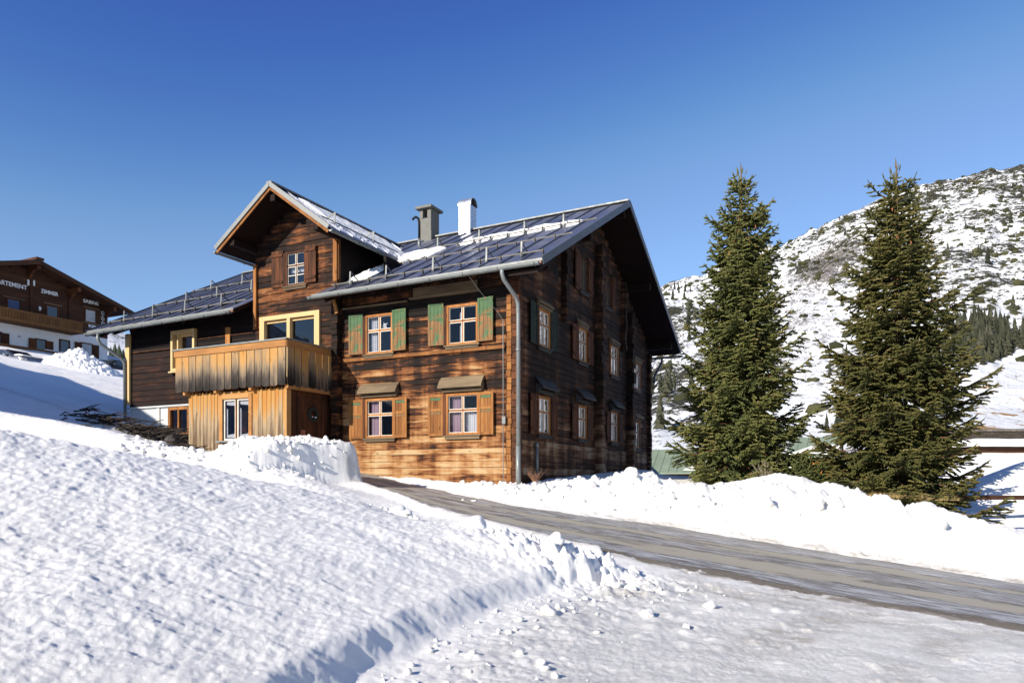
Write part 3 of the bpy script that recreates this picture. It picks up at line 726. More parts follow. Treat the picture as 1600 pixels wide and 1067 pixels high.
win('G1', WG[0], shut=(.52, -.03, 1.2, 'dgreen', 'panel', None), hood=(1.15, .22, .14, 'wood_grey', .15), curtain=[(.06, .62, 0, .98, 'cloth')])
win('G2', WG[1], shut=(.48, -.03, 1.12, 'wood_brown', 'batten', None), hood=(1.15, .2, .12, 'wood_grey', .12))
win('G3', WG[2], hood=(1.15, .2, .12, 'wood_grey', .1), curtain=[(.05, .4, 0, 1.0, 'cloth')])
win('G4', WG[3], hood=(1.12, .2, .12, 'wood_grey', .1), curtain=[(.05, .8, 0, 1.0, 'cloth')])
win('G5', WG[4], shut=(.50, -.06, 1.15, 'wood_brown', 'batten', None), hood=(1.22, .40, .28, 'tin', .2), curtain=[(.06, .35, 0, 1.0, 'cloth')])
win('G6', WG[5], shut=(.48, -.06, 1.12, 'wood_brown', 'batten', None), hood=(1.22, .40, .34, 'tin', .2))
win('G7', WG[6], shut=(.46, -.06, 1.12, 'wood_brown', 'batten', None), hood=(1.2, .36, .3, 'tin', .1), curtain=[(.06, .35, 0, 1.0, 'cloth')])
win('G8', WG[7], hood=(1.15, .26, .2, 'wood_grey', .1), curtain=[(.06, .8, 0, 1.0, 'cloth')])
M['attic_pane'] = plain('dark_attic_glass', (.012, .011, .012), .35, 0, .3, 4, .4)  # near-black opaque panes in place of the clear window glass
win('G9', WG[8], pane='attic_pane', rim='wood_grey', shut=(.40, -.1, 1.3, 'wood_brown', 'batten', None), casing='wood_brown', lowbar=True)
win('G10', WG[9], pane='attic_pane', rim='wood_grey', shut=(.40, -.1, 1.3, 'wood_brown', 'batten', None), casing='wood_brown', lowbar=True)
# small vent hole in the attic
b = MB(); b.box(-.02, .012, 2.9, 3.1, 6.1, 6.5); b.build('vent_opening', M['black'], house)
# pale new windows
b = MB()
for x0, x1, z0, z1 in ((-9.08, -8.96, 2.96, 5.28), (-6.74, -6.62, 2.96, 5.28), (-8.96, -6.74, 5.14, 5.28), (-7.93, -7.80, 2.96, 5.14), (-8.96, -8.88, 2.96, 5.14), (-6.82, -6.74, 2.96, 5.14)):
    b.box(x0, x1, -.10, .08, z0, z1)
b.box(-8.88, -6.82, .0, .06, 5.06, 5.14)
bw = b.build('balcony_door', M['wood_new'], house, bevel=.005)
b = MB(); b.add([(-8.9, .03, 2.96), (-6.8, .03, 2.96), (-6.8, .03, 5.1), (-8.9, .03, 5.1)], [(0, 1, 2, 3)]); b.build('pane', M['glass'], bw)
b = MB()
for x0, x1, z0, z1 in ((-13.18, -13.08, 3.80, 5.2), (-12.12, -12.02, 3.80, 5.2), (-13.08, -12.12, 5.06, 5.2), (-13.08, -12.12, 3.82, 3.9), (-12.86, -12.80, 3.9, 5.06), (-12.80, -12.12, 3.9, 3.97)):
    b.box(x0, x1, -.12, .08, z0, z1)
b.box(-13.0, -12.12, .0, .06, 4.98, 5.06); b.box(-13.25, -12.0, -.16, -.06, 3.75, 3.80)
bw2 = b.build('window', M['wood_new'], house, bevel=.005)
b = MB(); b.add([(-13.1, .05, 3.9), (-12.1, .05, 3.9), (-12.1, .05, 5.08), (-13.1, .05, 5.08)], [(0, 1, 2, 3)]); b.build('pane', M['glass'], bw2)
b = MB(); b.box(-13.40, -13.29, -.04, .2, 1.6, 2.58); b.box(-12.46, -12.35, -.04, .2, 1.6, 2.58); b.box(-13.29, -12.46, -.039, .2, 2.48, 2.58); b.box(-13.29, -12.46, -.039, .2, 1.6, 1.68); b.box(-12.95, -12.88, -.02, .15, 1.68, 2.48)
bw3 = b.build('basement_window', M['wood_shut'], house)
b = MB(); b.add([(-13.3, .03, 1.68), (-12.45, .03, 1.68), (-12.45, .03, 2.48), (-13.3, .03, 2.48)], [(0, 1, 2, 3)]); b.build('pane', M['glass'], bw3)
b = MB(); b.box(-10.62, -10.42, -.07, -.02, 4.35, 5.1); b.build('corner_board', M['wood_orange'], house)
b = MB(); b.box(-12.0, -9.4, -.05, -.02, 4.82, 4.85); b.build('eave_board', M['wood_brown'], house); b = MB(); b.box(-15.2, -13.3, -.05, -.02, 4.60, 4.64); b.build('eave_board', M['wood_brown'], house)

# ---- roof
def plane_slab(b, poly, th):
    b.prism(poly, (0, 0, -th))
rf = MB(); sf = MB()
RY = 6.55
def add_roof(x0, x1, y0):
    n = max(1, round((x1 - x0) / .62)); st = (x1 - x0) / n
    for i in range(n):
        a = x0 + i * st; c = a + st
        rf.prism([(a, y0, rz_(a, y0)), (c, y0, rz_(c, y0)), (c, RY, rz_(c, RY)), (a, RY, rz_(a, RY))], (0, 0, -.03))
        if i: rf.beam((a, y0, rz_(a, y0) + .014), (a, RY, rz_(a, RY) + .014), .022, .055, (0, 0, 1))
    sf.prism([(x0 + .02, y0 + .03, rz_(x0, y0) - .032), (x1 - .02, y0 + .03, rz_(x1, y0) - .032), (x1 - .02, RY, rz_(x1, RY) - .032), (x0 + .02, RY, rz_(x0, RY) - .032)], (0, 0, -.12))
add_roof(-6.29, 1.2, -.8); add_roof(-9.46, -6.29, .03); add_roof(-16.63, -9.46, -.8)
# far slope
a, c = -16.63, 1.2
rf.prism([(a, RY, rz_(a, RY)), (c, RY, rz_(c, RY)), (c, 13.9, ez(c)), (a, 13.9, ez(a))], (0, 0, -.03))
sf.prism([(a, RY, rz_(a, RY) - .032), (c - .02, RY, rz_(c, RY) - .032), (c - .02, 13.87, ez(c) - .032), (a, 13.87, ez(a) - .032)], (0, 0, -.12))
sf.prism([(0.05, -.75, 5.43), (0.05, -.75, 5.31), (0.05, 0, 5.75), (.05, 0, 5.86)], (1.0, 0, 0))
roof = rf.build('roof', M['roof'], house)
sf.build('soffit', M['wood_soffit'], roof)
for x0, x1 in ((-6.29, 1.2), (-16.63, -9.46)):
    b = MB(); n = 12
    for i in range(n):
        a = x0 + (x1 - x0) * i / n; c = x0 + (x1 - x0) * (i + 1) / n
        b.prism([(a, -.825, ez(a) - .06), (a, -.80, ez(a) - .06), (a, -.80, ez(a) + .012), (a, -.825, ez(a) + .012)], (c - a, 0, ez(c) - ez(a)))
    b.build('eave_flashing', M['pale_flash'], roof)
for x0, x1 in ((-6.25, 1.16), (-16.6, -9.5)):
    b = MB(); b.beam((x0, -.79, ez(x0) - .10), (x1, -.79, ez(x1) - .10), .03, .07); b.build('fascia', M['copper'], roof)
b = MB(); b.beam((-16.63, RY, rz_(-16.63, RY) + .02), (1.2, RY, rz_(1.2, RY) + .02), .30, .05); b.build('ridge_cap', M['pale_flash'], roof)
for xe, e in ((1.2, 1), (-16.63, -1)):
    b = MB()
    for (ya, yb) in ((-.82, RY), (13.92, RY)):
        za = ez(xe) + PIT * 0 - .0; zb = rz_(xe, RY)
        za = ez(xe) if ya < 5 else ez(xe)
        b.beam((xe + .012 * e, ya, za - .06), (xe + .012 * e, yb, zb - .06), .03, .20, (0, 0, 1))
    b.build('verge_flashing', M['dark_flash'], roof)
for yy in (.05, 3.3, 6.55, 9.8, 13.05):
    b = MB(); zt = under(0, yy) - .0; b.box(-.2, 1.02, yy - .10, yy + .10, zt - .27, zt - .03)
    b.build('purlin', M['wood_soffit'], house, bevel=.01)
x = -16.2
while x < 1.0:
    b = MB()
    if not (-9.6 < x < -6.2):
        b.prism([(x, -.72, ez(x) - .18 + .04), (x, 0, ez(x) - .18 + .42), (x, 0, ez(x) - .18 + .28), (x, -.72, ez(x) - .18 - .06)], (.10, 0, 0))
        b.build('rafter_tail', M['wood_soffit'], roof)
    x += .86

# cross gable roof
TX, TF, TRZ, TEZ, THW = -7.65, -1.12, 8.99, 7.37, 2.235
sl = (TRZ - TEZ) / THW
t1 = MB(); t2 = MB()
for sgn in (1, -1):
    e = TX + sgn * THW
    yb_e = (TEZ - ez(e)) / PIT - .8 + .25; yb_r = (TRZ - ez(TX)) / PIT - .8 + .25
    n = 4; m = 12
    t1.prism([(e, TF, TEZ), (TX, TF, TRZ), (TX, yb_r, TRZ), (e, yb_e, TEZ)] if sgn < 0 else [(e, TF, TEZ), (e, yb_e, TEZ), (TX, yb_r, TRZ), (TX, TF, TRZ)], (0, 0, -.03))
    y = TF + .55
    while y < yb_r - .2:
        f0 = 0 if y < yb_e else (y - yb_e) / (yb_r - yb_e)
        t1.beam((e + (TX - e) * f0, y, TEZ + (TRZ - TEZ) * f0 + .014), (TX, y, TRZ + .014), .022, .055); y += .6
    t2.prism([(e - sgn * .03, TF + .02, TEZ - .032 + .02), (e - sgn * .03, yb_e, TEZ - .032 + .02), (TX, yb_r, TRZ - .032), (TX, TF + .02, TRZ - .032)], (0, 0, -.12))
troof = t1.build('cross_gable_roof', M['roof'], house); t2.build('soffit', M['wood_soffit'], troof)
b = MB(); w_ = MB()
for sgn in (1, -1):
    e = TX + sgn * (THW + .03)
    ze = TEZ - .03 * sl
    b.beam((e, TF - .015, ze - .02), (TX, TF - .015, TRZ - .02), .03, .13); w_.beam((e - sgn * .04, TF + .03, ze - .14), (TX, TF + .03, TRZ - .15), .03, .085)
    yb_e = (TEZ - ez(e)) / PIT - .8 + .25
b.build('verge_flashing', M['pale_flash'], troof); w_.build('verge_board', M['wood_shut'], troof)
b = MB(); b.beam((TX, TF - .03, TRZ + .02), (TX, 5.9, TRZ + .02), .20, .05); b.build('ridge_cap', M['pale_flash'], troof)
for px, pz in ((TX, TRZ - .40), (TX - 1.675, 7.48), (TX + 1.675, 7.48)):
    b = MB(); b.box(px - .09, px + .09, TF + .12, .1, pz - .1, pz + .1); b.build('purlin', M['wood_soffit'], troof)
# curved brace at the right of the tower
b = MB()
pts = [(-5.9, -.30, 5.55), (-5.86, -.34, 5.45), (-5.80, -.33, 5.25), (-5.79, -.27, 5.05)]
for p, q in zip(pts[:-1], pts[1:]): b.beam(p, q, .1, .06, (0, 1, 0))
b.build('bracket', M['wood_rail'], house)

# gutters
def gutter(name, p, q, parent, r=.075, mat='zinc'):
    p = Vector(p); q = Vector(q); d = (q - p).normalized(); rt = d.cross(Vector((0, 0, 1))).normalized(); up = Vector((0, 0, 1))
    n = 10; prof = []
    for i in range(n + 1):
        a = math.pi + math.pi * i / n; prof.append((math.cos(a) * r, math.sin(a) * r))
    for i in range(n, -1, -1):
        a = math.pi + math.pi * i / n; prof.append((math.cos(a) * (r - .008), math.sin(a) * (r - .008) + .004))
    b = MB(); m = len(prof)
    A = [p + rt * x + up * z for x, z in prof]; B = [q + rt * x + up * z for x, z in prof]
    fs = [(i, (i + 1) % m, m + (i + 1) % m, m + i) for i in range(m)]
    for i in range(n): fs += [(i, i + 1, m - 2 - i, m - 1 - i), (m + i, m + m - 1 - i, m + m - 2 - i, m + i + 1)]
    # closed ends
    b.add(A + B, fs)
    for P0 in (p, q): b.add([P0 + rt * math.cos(math.pi + math.pi * i / n) * r + up * math.sin(math.pi + math.pi * i / n) * r for i in range(n + 1)], [tuple(range(n + 1))])
    b.tube([p - rt * r + up * .004, q - rt * r + up * .004], .009, 6)
    b.tube([p + rt * r + up * .004, q + rt * r + up * .004], .009, 6)
    g = b.build(name, M[mat], parent)
    L = (q - p).length; k = max(2, int(L / .95)); h = MB()
    for j in range(k + 1):
        c = p + d * (.12 + (L - .24) * j / k)
        pts = [c + rt * math.cos(math.pi + math.pi * i / 8) * (r + .008) + up * math.sin(math.pi + math.pi * i / 8) * (r + .008) for i in range(9)]
        h.tube(pts, .011, 5)
    h.build('gutter_bracket', M['hook'], g)
    return g
gz = .115
gt = gutter('gutter', (-6.33, -.90, ez(-6.33) - gz + .03), (1.15, -.90, ez(1.15) - gz), house)
gt2 = gutter('gutter', (-16.6, -.90, ez(-16.6) - gz), (-9.5, -.90, ez(-9.5) - gz), house)
gt3 = gutter('gutter', (-16.6, 14.0, 5.28), (1.25, 14.0, 5.42), house)
yb = 2.6
gt4 = gutter('gutter', (TX + THW + .09, TF + .0, TEZ - .13), (TX + THW + .09, yb, TEZ - .13), troof, .06)
gt5 = gutter('gutter', (TX - THW - .09, TF + .0, TEZ - .13), (TX - THW - .09, yb, TEZ - .13), troof, .06)
b = MB(); b.tube([(.10, -.90, 5.50), (.10, -.90, 5.36), (.12, -.84, 5.22), (.20, -.30, 4.88), (.22, -.20, 4.72), (.22, -.18, 4.4), (.22, -.18, -.3)], .055, 12)
b.tube([(.22, -.18, 3.55), (.22, -.18, 3.45)], .064, 12); b.tube([(.22, -.18, .95), (.22, -.18, -.3)], .068, 12)
dp = b.build('downpipe', M['zinc'], house, smooth=True)
b = MB()
for z in (1.35, 3.0, 4.5): b.tube([(.22, -.18, z), (.22, -.18, z + .03)], .068, 12); b.beam((.22, -.12, z), (.1, 0, z), .015, .015)
b.build('pipe_clamp', M['hook'], dp)
b = MB(); b.tube([(-15.9, -.90, 5.24), (-15.9, -.90, 5.0), (-15.85, -.84, 4.85), (-15.55, -.28, 4.42), (-15.5, -.16, 4.25), (-15.48, -.15, 2.0)], .055, 12); b.build('downpipe', M['zinc'], house, smooth=True)
b = MB(); b.tube([(.35, 14.0, 5.35), (.35, 14.0, 5.2), (.30, 13.85, 5.0), (.2, 13.35, 4.5), (.2, 13.3, 4.2)], .05, 10); b.build('downpipe', M['dark_flash'], house, smooth=True)
b = MB(); b.tube([(.07, 1.36, .1), (.07, 1.36, 1.02)], .045, 10); b.tube([(.07, 1.36, .98), (.07, 1.36, 1.10)], .06, 10); b.build('vent_pipe', M['zinc'], house, smooth=True)
# conduit and cable at the corner
b = MB(); b.tube([(-.27, -.11, 4.35), (-.265, -.11, 2.6), (-.27, -.105, 1.2), (-.26, -.11, 0)], .012, 6); b.box(-.29, -.19, -.14, -.075, 1.55, 1.75)
b.tube([(-.9, -.86, 5.42), (-.72, -.55, 5.05), (-.42, -.2, 4.6), (-.27, -.11, 4.35)], .007, 5); b.build('cable', M['hook'], house)

# snow guards
def snow_row(x0, x1, y, parent, fn, hooks, step=.62):
    b = MB()
    pts = [(x0 + (x1 - x0) * i / 8, y, fn(x0 + (x1 - x0) * i / 8, y) + .10) for i in range(9)]
    b.tube(pts, .018, 6); g = b.build('snow_guard_rail', M['pipe'], parent)
    c = MB(); x = x0 + .15
    while x < x1:
        z = fn(x, y); c.box(x - .015, x + .015, y - .035, y + .035, z, z + .14); x += step
    c.build('rail_clamp', M['iron'], g)
    for hx in hooks: hook(hx, y + .03, parent, fn)
def hook(hx, y, parent, fn):
    z = fn(hx, y); b = MB()
    b.beam((hx, y - .05, z), (hx, y - .03, z + .40), .05, .012, (0, 1, 0)); b.beam((hx, y - .03, z + .39), (hx + .02, y + .36, fn(hx, y + .36)), .045, .012, (1, 0, 0))
    b.beam((hx, y - .07, z + .01), (hx, y + .4, fn(hx, y + .4) + .01), .05, .012, (1, 0, 0))
    b.build('snow_hook', M['hook'], parent)
snow_row(-6.0, 1.0, -.25, roof, rz_, (-5.3, -4.0, -2.4, -.7, .35))
snow_row(-5.85, 1.05, 1.65, roof, rz_, ())
snow_row(-5.2, 1.1, 3.53, roof, rz_, (-4.6, -3.0, -1.35, .0))
snow_row(-16.3, -9.5, -.25, roof, rz_, (-15.4, -13.9, -12.3, -10.6))
snow_row(-16.4, -9.5, 1.65, roof, rz_, (-14.5, -12.9, -11.2))
snow_row(-16.4, -9.5, 3.53, roof, rz_, (-15.3, -13.6, -11.0))
b = MB(); ef = lambda y: (TX + THW - .45, y, TEZ + sl * .45 + .10)
b.tube([ef(TF + .25), ef(1.2), ef(3.0)], .016, 6); g = b.build('snow_guard_rail', M['iron'], troof)
for yy in (-.35, 1.55):
    x, _, z = ef(yy); z -= .1; b = MB()
    b.beam((x + .05, yy, z), (x + .08, yy, z + .36), .045, .012, (0, 1, 0)); b.beam((x + .08, yy, z + .35), (x - .3, yy + .02, z + .3 * sl), .045, .012, (0, 1, 0)); b.build('snow_hook', M['hook'], troof)

# snow lying on the roof (things of their own)
def roof_snow(name, x0, x1, y0, y1, fn, label, th=.11, seed=1, group='snow left on the house roof', frame=None, edge=.4):
    nx = max(6, int((x1 - x0) / .06)); ny = max(5, int((y1 - y0) / .05))
    XX, YY = np.meshgrid(np.linspace(x0, x1, nx), np.linspace(y0, y1, ny), indexing='ij')
    s = (XX - x0) / (x1 - x0); t = (YY - y0) / (y1 - y0)
    m = np.minimum(np.minimum(s, 1 - s) * (x1 - x0) / .35, 1) * np.minimum(t * (y1 - y0) / .12, 1) * np.minimum((1 - t) * (y1 - y0) / .22, 1)
    hgt = th * np.sqrt(np.clip(m, 0, 1)) * (1 + .5 * fbm(XX * 2 + seed, YY * 3, 3)) - .16 * th * 1.0 + edge * th * fbm(XX * 1.7 + seed * 7, YY * 3.1, 3)
    Z = fn(XX, YY) + hgt
    V = np.stack([XX, YY, Z], -1).reshape(-1, 3)
    # underside closes the patch
    V2 = np.stack([XX, YY, fn(XX, YY) - .02], -1).reshape(-1, 3)
    i = np.arange((nx - 1) * (ny - 1)); r = i // (ny - 1); c = i % (ny - 1); a = r * ny + c
    F = np.stack([a, a + ny, a + ny + 1, a + 1], -1); F2 = F[:, ::-1] + nx * ny
    o = np_mesh(name, np.concatenate([V, V2]), np.concatenate([F, F2]), M['snow_plain'], None, True)
    o.location = house.location; o.rotation_euler = house.rotation_euler
    return tag(o, label, 'snow', group)
roof_snow('roof_snow', -4.0, .45, 3.56, 4.35, rz_, 'long strip of snow held behind the top rail of the right-hand roof', .11, 1)
roof_snow('roof_snow', -5.95, -5.0, .3, 3.4, rz_, 'snow filling the valley between the cross gable and the right-hand roof', .16, 2)
roof_snow('roof_snow', -5.7, -4.3, 2.4, 3.75, rz_, 'snow patch below the grey chimney where the cross gable roof meets the main roof', .14, 5)
roof_snow('roof_snow', -11.4, -9.48, 1.7, 2.1, rz_, 'thin snow strip on the left-hand roof beside the cross gable wall', .09, 3)
roof_snow('roof_snow', -10.6, -9.48, 2.9, 3.5, rz_, 'small upper snow patch on the left-hand roof against the cross gable wall', .09, 4)
def trf(x, y): return TRZ - (x - TX) * sl
roof_snow('roof_snow', TX + .12, TX + THW - .5, -.2, 4.4, trf, 'sheet of snow covering the right slope of the cross gable roof', .09, 6, edge=.2)
roof_snow('roof_snow', TX + THW - .48, TX + THW - .1, -.4, 2.6, trf, 'narrow icy snow edge along the gutter of the cross gable roof', .06, 9, edge=.3)

# chimneys
ch = empty('chimney', (0, 0, 0)); ch.parent = house
def chim_box(b, x0, x1, y0, y1, z0, z1): b.box(x0, x1, y0, y1, z0, z1)
bpy.data.objects.remove(ch)
b = MB(); x0, x1, y0, y1 = -7.12, -6.60, 6.25, 6.85
b.box(x0, x1, y0, y1, 8.9, 10.15); t_ = .09
for (a0, a1, c0, c1) in ((x0, x0 + .15, y0, y0 + .12), (x1 - .17, x1, y0, y0 + .12), (x0, x0 + .12, y1 - .12, y1), (x1 - .12, x1, y1 - .12, y1)): b.box(a0, a1, c0, c1, 10.15, 10.5)
b.box(x0 + .001, x1 - .001, y0 + .30, y1 - .30, 10.15, 10.5); b.box(x1 - .08, x1 - .001, y0 + .12, y1 - .12, 10.15, 10.5)
chim = b.build('chimney', M['concrete'], roof, bevel=.01)
b = MB(); b.box(x0 - .12, x1 + .10, y0 - .14, y1 + .14, 10.5, 10.60); b.build('chimney_cap', M['concrete'], chim, bevel=.01)
b = MB(); b.box(x0 - .03, x1 + .03, y0 - .03, y1 + .03, 8.9, 9.62); b.build('chimney_flashing', M['concrete'], chim)
b = MB(); x0, x1, y0, y1 = -5.36, -4.88, 6.25, 6.75
b.box(x0, x1, y0, y1, 8.9, 10.38)
chim2 = b.build('steel_chimney', M['steel'], roof, bevel=.006)
b = MB(); n = 12; vs = []; rr_ = .27; cxm = (y0 + y1) / 2
outer = [(cxm + math.cos(math.pi * i / n) * rr_, 10.37 + math.sin(math.pi * i / n) * .30) for i in range(n + 1)]; inner = [(cxm + math.cos(math.pi * i / n) * (rr_ - .02), 10.37 + math.sin(math.pi * i / n) * .28) for i in range(n + 1)]
for i in range(n):
    b.prism([(x0 - .04, *outer[i]), (x0 - .04, *outer[i + 1]), (x0 - .04, *inner[i + 1]), (x0 - .04, *inner[i])], (x1 - x0 + .08, 0, 0))
b.build('chimney_cowl', M['steel'], chim2)
b = MB(); b.prism([(x0 + .06, *p) for p in inner], (x1 - x0 - .1, 0, 0)); b.build('chimney_mouth', M['black'], chim2)
b = MB(); b.tube([(-6.44, 5.2, 8.6), (-6.44, 5.2, 8.98)], .06, 10); fp = b.build('flue_base', M['zinc'], roof, smooth=True)
b = MB(); b.tube([(-6.44, 5.2, 8.95), (-6.44, 5.2, 9.60), (-6.45, 5.15, 9.72), (-6.52, 5.1, 9.77), (-6.59, 5.05, 9.72), (-6.62, 5.03, 9.66)], .045, 10); b.build('bent_flue', M['black'], fp, smooth=True)

# balcony and porch
BX0, BX1, BY = -10.5, -6.07, -2.1
balc = MB(); n = 15; bwid = (BX1 - BX0) / n
def board(b, p, du, w, z0, z1, nrm, th=.025):
    """vertical board with clipped lower corners"""
    p = Vector(p); du = Vector(du); c = .045
    pts = [(0, z0 + c), (c, z0), (w - c, z0), (w, z0 + c), (w, z1), (0, z1)]
    b.prism([p + du * s + Vector((0, 0, z)) for s, z in pts], Vector(nrm) * th)
for i in range(n):
    w = bwid - .022 + random.uniform(-.006, .006)
    board(balc, (BX0 + i * bwid + .01, BY, 0), (1, 0, 0), w, 2.70 + random.uniform(-.015, .015), 3.86, (0, -1, 0))
m = 7; bd = 2.05 / m
for i in range(m):
    board(balc, (BX1, BY + .02 + i * bd + .01, 0), (0, 1, 0), bd - .025 + random.uniform(-.01, .006), 2.70 + random.uniform(-.02, .02), 3.86, (1, 0, 0))
    board(balc, (BX0, BY + .02 + i * bd + .01, 0), (0, 1, 0), bd - .02, 2.70, 3.86, (-1, 0, 0))
bal = empty('balcony_holder'); bpy.data.objects.remove(bal)
b = MB(); b.box(BX0 + .02, BX1 - .02, BY + .03, 0, 2.86, 2.94)
for i in range(9): xx = BX0 + .15 + i * (BX1 - BX0 - .3) / 8; b.box(xx - .06, xx + .06, BY + .05, 0, 2.72, 2.86)
balcony = b.build('balcony', M['wood_shut'], house)
balc.build('balustrade_boards', M['wood_balc'], balcony, bevel=.004)
b = MB()
b.box(BX0 - .03, BX1 + .03, BY - .055, BY - .027, 3.78, 3.98); b.box(BX1 + .027, BX1 + .055, BY - .03, -.0, 3.78, 3.98); b.box(BX0 - .055, BX0 - .027, BY - .03, 0, 3.78, 3.98)
b.build('top_rail', M['wood_rail'], balcony, bevel=.006)
b = MB(); b.box(BX0 - .09, BX1 + .09, BY - .09, BY + .10, 3.98, 4.015); b.box(BX1 - .10, BX1 + .09, BY + .10, 0, 3.98, 4.015); b.box(BX0 - .09, BX0 + .10, BY + .10, 0, 3.98, 4.015)
b.build('rail_cap', M['zinc'], balcony)
for xx in (BX0 + .3, -8.9, -7.5): b = MB(); b.box(xx, xx + .1, BY - .0, BY + .3, 2.62, 2.74); b.build('balcony_beam', M['wood_rail'], balcony, bevel=.006)
b = MB(); b.box(BX1 - .1, BX1 + .02, BY + .05, 0, 2.62, 2.74); b.build('balcony_beam', M['wood_rail'], balcony, bevel=.006)
# porch
PY, PX0, PX1 = -1.90, -10.15, -6.26
porch = MB(); hole = (-8.75, -7.60, 1.22, 2.46)
def vboards(b, fx0, fx1, zz0, zz1, fn, w=.135):
    x = fx0
    while x < fx1 - .01:
        ww = min(w * random.uniform(.85, 1.15), fx1 - x); fn(b, x, x + ww - .004, zz0, zz1); x += ww
def fpan(b, x0, x1, z0, z1):
    r = random.random()
    if x1 > hole[0] and x0 < hole[1]:
        b.box(x0, x1, PY - .02, PY + .02, z0, hole[2], r); b.box(x0, x1, PY - .02, PY + .02, hole[3], z1, r)
    else: b.box(x0, x1, PY - .02 - random.uniform(0, .006), PY + .02, z0, z1, r)
    if not (x1 > hole[0] - .1 and x0 < hole[1] + .1): b.box(x1 - .02, x1 + .024, PY - .035, PY - .027, z0, z1 + .04)
vboards(porch, PX0, PX1, .2, 2.66, fpan, .15)
def lpan(b, y0, y1, z0, z1): b.box(PX0 - .02, PX0 + .02, y0, y1, z0, z1)
vboards(porch, PY + .02, 0, .2, 2.66, lpan, .16)
po = porch.build('porch_wall', M['wood_porch'], house, bevel=.003)
b = MB()
def rpan(b, y0, y1, z0, z1): b.box(PX1 - .04, PX1, y0, y1, z0, z1)
vboards(b, PY + .16, -1.42, .2, 2.66, rpan, .14); vboards(b, -.42, 0, .2, 2.66, rpan, .14); b.box(PX1 - .04, PX1, -1.42, -.42, 2.35, 2.66)
b.build('porch_side_wall', M['wood_brown'], po)
b = MB(); b.box(PX1 - .02, PX1 + .06, PY - .045, PY + .14, .2, 2.68); b.build('porch_post', M['wood_rail'], po, bevel=.006)
b = MB(); b.box(hole[0] - .08, hole[0] + .05, PY - .06, PY - .022, hole[2] - .05, hole[3] + .12); b.box(hole[1] - .05, hole[1] + .08, PY - .06, PY - .022, hole[2] - .05, hole[3] + .12); b.box(hole[0] + .05, hole[1] - .05, PY - .06, PY - .022, hole[3] - .02, hole[3] + .12)
wf = b.build('window', M['wood_rail'], po, bevel=.004)
b = MB(); x0, x1, z0, z1 = hole[0] + .05, hole[1] - .05, hole[2], hole[3] - .02; xm = (x0 + x1) / 2
for a0, a1 in ((x0, xm - .02), (xm + .02, x1)):
    b.box(a0, a0 + .05, PY, PY + .04, z0, z1); b.box(a1 - .05, a1, PY, PY + .04, z0, z1); b.box(a0 + .05, a1 - .05, PY, PY + .04, z0, z0 + .05); b.box(a0 + .05, a1 - .05, PY, PY + .04, z1 - .05, z1)
b.build('sash', M['white'], wf)
b = MB(); b.box(xm - .02, xm + .02, PY - .03, PY + .02, z0, z1); b.build('mullion', M['wood_shut'], wf)
b = MB(); b.add([(x0, PY + .02, z0), (x1, PY + .02, z0), (x1, PY + .02, z1), (x0, PY + .02, z1)], [(0, 1, 2, 3)]); b.build('pane', M['glass'], wf)
b = MB(); b.box(hole[0] - .12, hole[1] + .12, PY - .14, PY - .02, hole[2] - .06, hole[2] - .015); b.build('sill', M['zinc'], wf)
b = MB(); b.box(hole[0], hole[1], PY + .35, PY + .4, z0 - .1, z1 + .1); b.box(hole[0], hole[1], PY + .02, PY + .4, z0 - .12, z0 - .02); b.build('window_interior', M['wall_dark'], wf)
b = MB()
for a0, a1 in ((x0 + .06, xm - .08), (xm + .08, x1 - .06)):
    b.add([(a0, PY + .06, z0 + .08), (a0 + .05, PY + .06, z0 + .08), (a0 + .05, PY + .06, z1 - .3), (a0, PY + .06, z1 - .25)], [(0, 1, 2, 3)]); b.add([(a0, PY + .061, z0 + .08), (a1, PY + .061, z0 + .08), (a1, PY + .061, z0 + .2), (a0, PY + .061, z0 + .16)], [(0, 1, 2, 3)]); b.add([(a0, PY + .062, z1 - .16), (a1, PY + .062, z1 - .2), (a1, PY + .062, z1 - .06), (a0, PY + .062, z1 - .06)], [(0, 1, 2, 3)])
b.build('curtain', M['cloth'], wf)
b = MB()
for i in range(5): b.box(PX1 + .005, PX1 + .03, -1.42 + i * .2 + .003, -1.42 + (i + 1) * .2 - .003, .35, 2.35)
b.box(PX1 - .01, PX1 + .045, -1.50, -1.42, .35, 2.43); b.box(PX1 - .01, PX1 + .045, -.42, -.34, .35, 2.43); b.box(PX1 - .01, PX1 + .045, -1.42, -.42, 2.35, 2.43)
door = b.build('door', M['wood_brown'], house)
b = MB(); b.box(PX1 + .031, PX1 + .045, -1.34, -1.16, 1.15, 1.5); b.tube([(PX1 + .05, -1.25, 1.40), (PX1 + .10, -1.25, 1.40), (PX1 + .10, -1.38, 1.40)], .012, 6); b.build('door_handle', M['copper'], door)
wr = MB(); c = Vector((PX1 + .08, -.86, 1.97)); pts = [c + Vector((0, math.cos(a) * .17, math.sin(a) * .17)) for a in [i * math.pi / 12 for i in range(25)]]
wr.tube(pts, .045, 7, False)
for i in range(90):
    a = random.uniform(0, 6.28); p = c + Vector((random.uniform(-.02, .04), math.cos(a) * .17, math.sin(a) * .17)); q = p + Vector((random.uniform(-.01, .07), random.uniform(-.07, .07), random.uniform(-.07, .07))); wr.tube([p, q], .005, 3, False)
wreath = wr.build('door_wreath', plain('wreath_green', (.03, .035, .025), .9), None); wreath.location = house.location; wreath.rotation_euler = house.rotation_euler
tag(wreath, 'round wreath hanging on the dark front door under the balcony', 'wreath')
b = MB()
for i in range(3): b.blob(c + Vector((.05, random.uniform(-.09, .06), random.uniform(-.12, -.03))), .02, 1, .1)
q = b.build('white_bauble', M['paper'], wreath)
